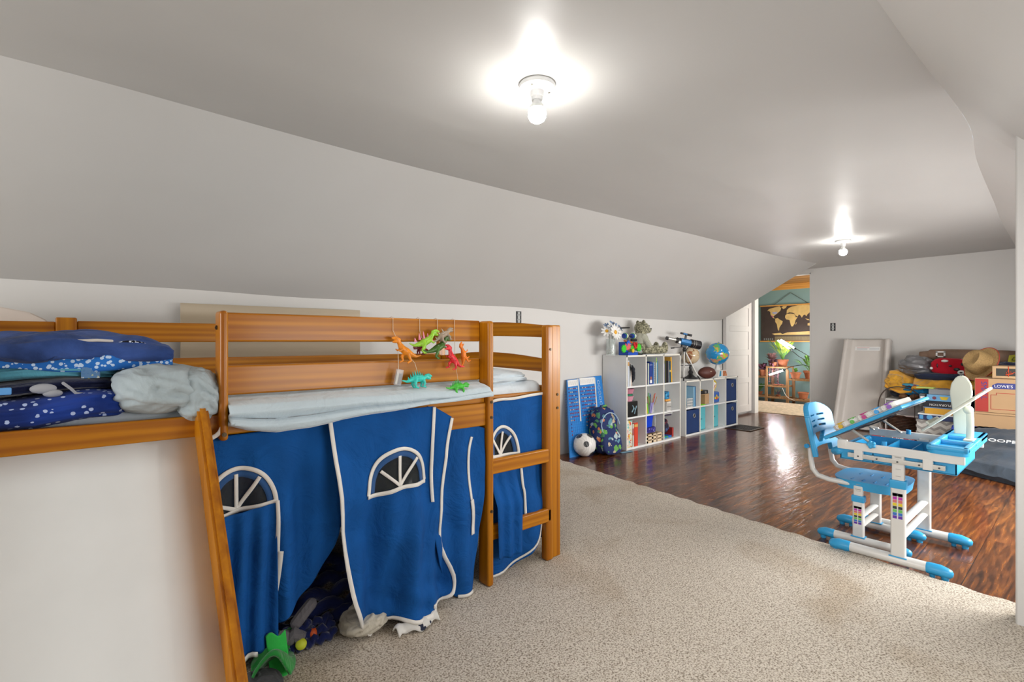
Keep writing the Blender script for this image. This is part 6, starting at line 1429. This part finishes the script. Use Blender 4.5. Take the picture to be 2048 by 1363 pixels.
def plant(label, x, y, z, r, h, kind, cols, n=30, seed=1, H=.22, spread=.16, lw=.02):
    t = thing('potted_plant', label, 'potted plant', (x, y, z)); random.seed(seed)
    b = MB(); b.lathe([(.001, 0), (r*.72, 0), (r*.95, h*.74), (r*1.06, h*.74), (r*1.10, h), (r*.98, h), (r*.9, h*.85), (.001, h*.85)], seg=24); P('pot', b, M_TERRA, t)
    b = MB(); 
    for k in range(n):
        a = random.random()*2*PI; s = spread*(.35+.65*random.random())
        if kind == 'up':
            hh = H*(.5+.5*random.random()); c = (s*.6*math.cos(a), s*.6*math.sin(a), h+hh*.6)
            b.tube([(0, 0, h*.85), (c[0]*.5, c[1]*.5, h+hh*.4), c], .0025, 5, mi=1)
            leafmesh(b, c, (s*1.3*math.cos(a), s*1.3*math.sin(a), h+hh), lw, 0)
        elif kind == 'trail':
            hh = -H*random.random()**.8; rr = min(s, r*1.4)
            m1 = (rr*math.cos(a), rr*math.sin(a), h+.03); c = (rr*1.25*math.cos(a), rr*1.25*math.sin(a), h+hh)
            b.tube([(0, 0, h*.85), m1, c], .002, 5, mi=1)
            for j in range(4): q = Vector(m1).lerp(Vector(c), j/3); leafmesh(b, q, q+Vector((random.uniform(-.05, .05), random.uniform(-.05, .05), random.uniform(-.03, .02))), lw, 0)
        else:
            hh = H*random.random(); c = (s*math.cos(a), s*math.sin(a), h+hh); leafmesh(b, (c[0]*.4, c[1]*.4, h+hh*.4), c, lw, 0)
    o = P('foliage', b, [flat('leaf%02d%02d%02d' % tuple(int(q*99) for q in cols[0]), cols[0], .5), flat('stem%02d%02d%02d' % tuple(int(q*99) for q in cols[1]), cols[1], .6)], t, angle=180)
    return t
GN, GY, PU, PK = (.14, .34, .05), (.38, .55, .08), (.24, .09, .16), (.42, .22, .22)
plant('yellow-green leafy plant in the highest terracotta pot, under the grow lights', 9.25, 3.545, .622, .085, .115, 'up', (GY, GN), 22, 2, .34, .20, .028)
plant('reddish bushy plant in a small pot left of the yellow-green one', 9.28, 3.74, .622, .055, .09, 'bush', (PK, PU), 70, 3, .14, .12, .016)
plant('purple plant trailing over the edge of the middle plant stand', 9.20, 3.66, .622, .045, .07, 'trail', (PU, PK), 26, 4, .42, .10, .016)
plant('purple and green plant in a terracotta pot on the left plant stand', 9.22, 3.87, .442, .06, .11, 'bush', (PU, PK), 50, 5, .12, .13, .018)
plant('silvery leaved plant in the terracotta pot nearest the open door', 9.25, 4.05, .442, .075, .12, 'bush', ((.35, .42, .36), PU), 50, 6, .20, .14, .018)
plant('small green succulent in the terracotta pot at the front of the right stand', 9.20, 3.32, .422, .078, .105, 'bush', (GN, GN), 24, 7, .08, .06, .014)
plant('arching green plant in the terracotta pot at the far right of the stands', 9.32, 3.14, .422, .09, .135, 'up', ((.18, .42, .08), GN), 22, 8, .26, .24, .016)
b = MB(); b.lathe([(.001, 0), (.058, 0), (.076, .085), (.084, .085), (.086, .11), (.078, .11), (.07, .095), (.001, .09)], seg=24); tag(link('plant_pot', b, M_TERRA, loc=Vector((9.26, 3.22, .082))), 'empty terracotta pot on the bottom shelf of the right plant stand', 'pot')
plant('sparse grey-green plant on the lowest shelf of the middle plant stand', 9.25, 3.62, .092, .04, .03, 'up', ((.30, .34, .30), PU), 10, 9, .12, .12, .012)
plant('dark foliage plant low on the left plant stand', 9.28, 3.95, .102, .05, .05, 'up', ((.10, .25, .06), GN), 12, 10, .15, .16, .022)
b = MB(); b.lathe([(.001, 0), (.075, 0), (.085, .012), (.078, .012), (.001, .006)], seg=24); tag(link('pot_saucer', b, M_TERRA, loc=Vector((9.22, 3.60, .292))), 'terracotta saucer on the middle shelf of the plant stand', 'saucer')
def grow(label, p, q, arm):
    t = thing('grow_light', label, 'grow light', p, 0, 'clip-on grow lights')
    b = MB(); b.tube([p, q], .013, 10); PW('tube', b, M_GROW, t); b = MB(); b.tube(arm, .006, 6, caps=False); d = (Vector(q)-Vector(p)).normalized(); b.cyl(Vector(q)+d*.008, Vector(q)+d*.035, .014); PW('gooseneck', b, M_BLACK, t)
grow('white grow light tube slanting in front of the map, upper of the two', (9.15, 3.53, 1.075), (9.1, 3.31, .945), [(9.1, 3.29, .935), (9.12, 3.20, .88), (9.2, 3.10, .80), (9.3, 3.04, .60)])
grow('white grow light tube slanting in front of the map, lower of the two', (9.15, 3.58, 1.065), (9.12, 3.39, .930), [(9.12, 3.37, .915), (9.15, 3.25, .80), (9.25, 3.1, .70), (9.3, 3.04, .60)])
grow('short bright grow light tube low between the pots', (9.05, 3.68, .475), (9.05, 3.47, .555), [(9.05, 3.45, .565), (9.1, 3.35, .63), (9.2, 3.2, .66), (9.3, 3.05, .60)])
b = MB(); b.tube(smoothpl([(9.10, 4.2, .33), (9.12, 3.95, .27), (9.12, 3.80, .28)], 2), .004, 6); b.tube(smoothpl([(9.12, 3.50, .25), (9.12, 3.46, .15), (9.10, 3.40, .09), (9.1, 3.30, .06)], 2), .004, 6); S('power_cable', b, M_PLW, 'thin white cable looping along the plant stands', 'cable')
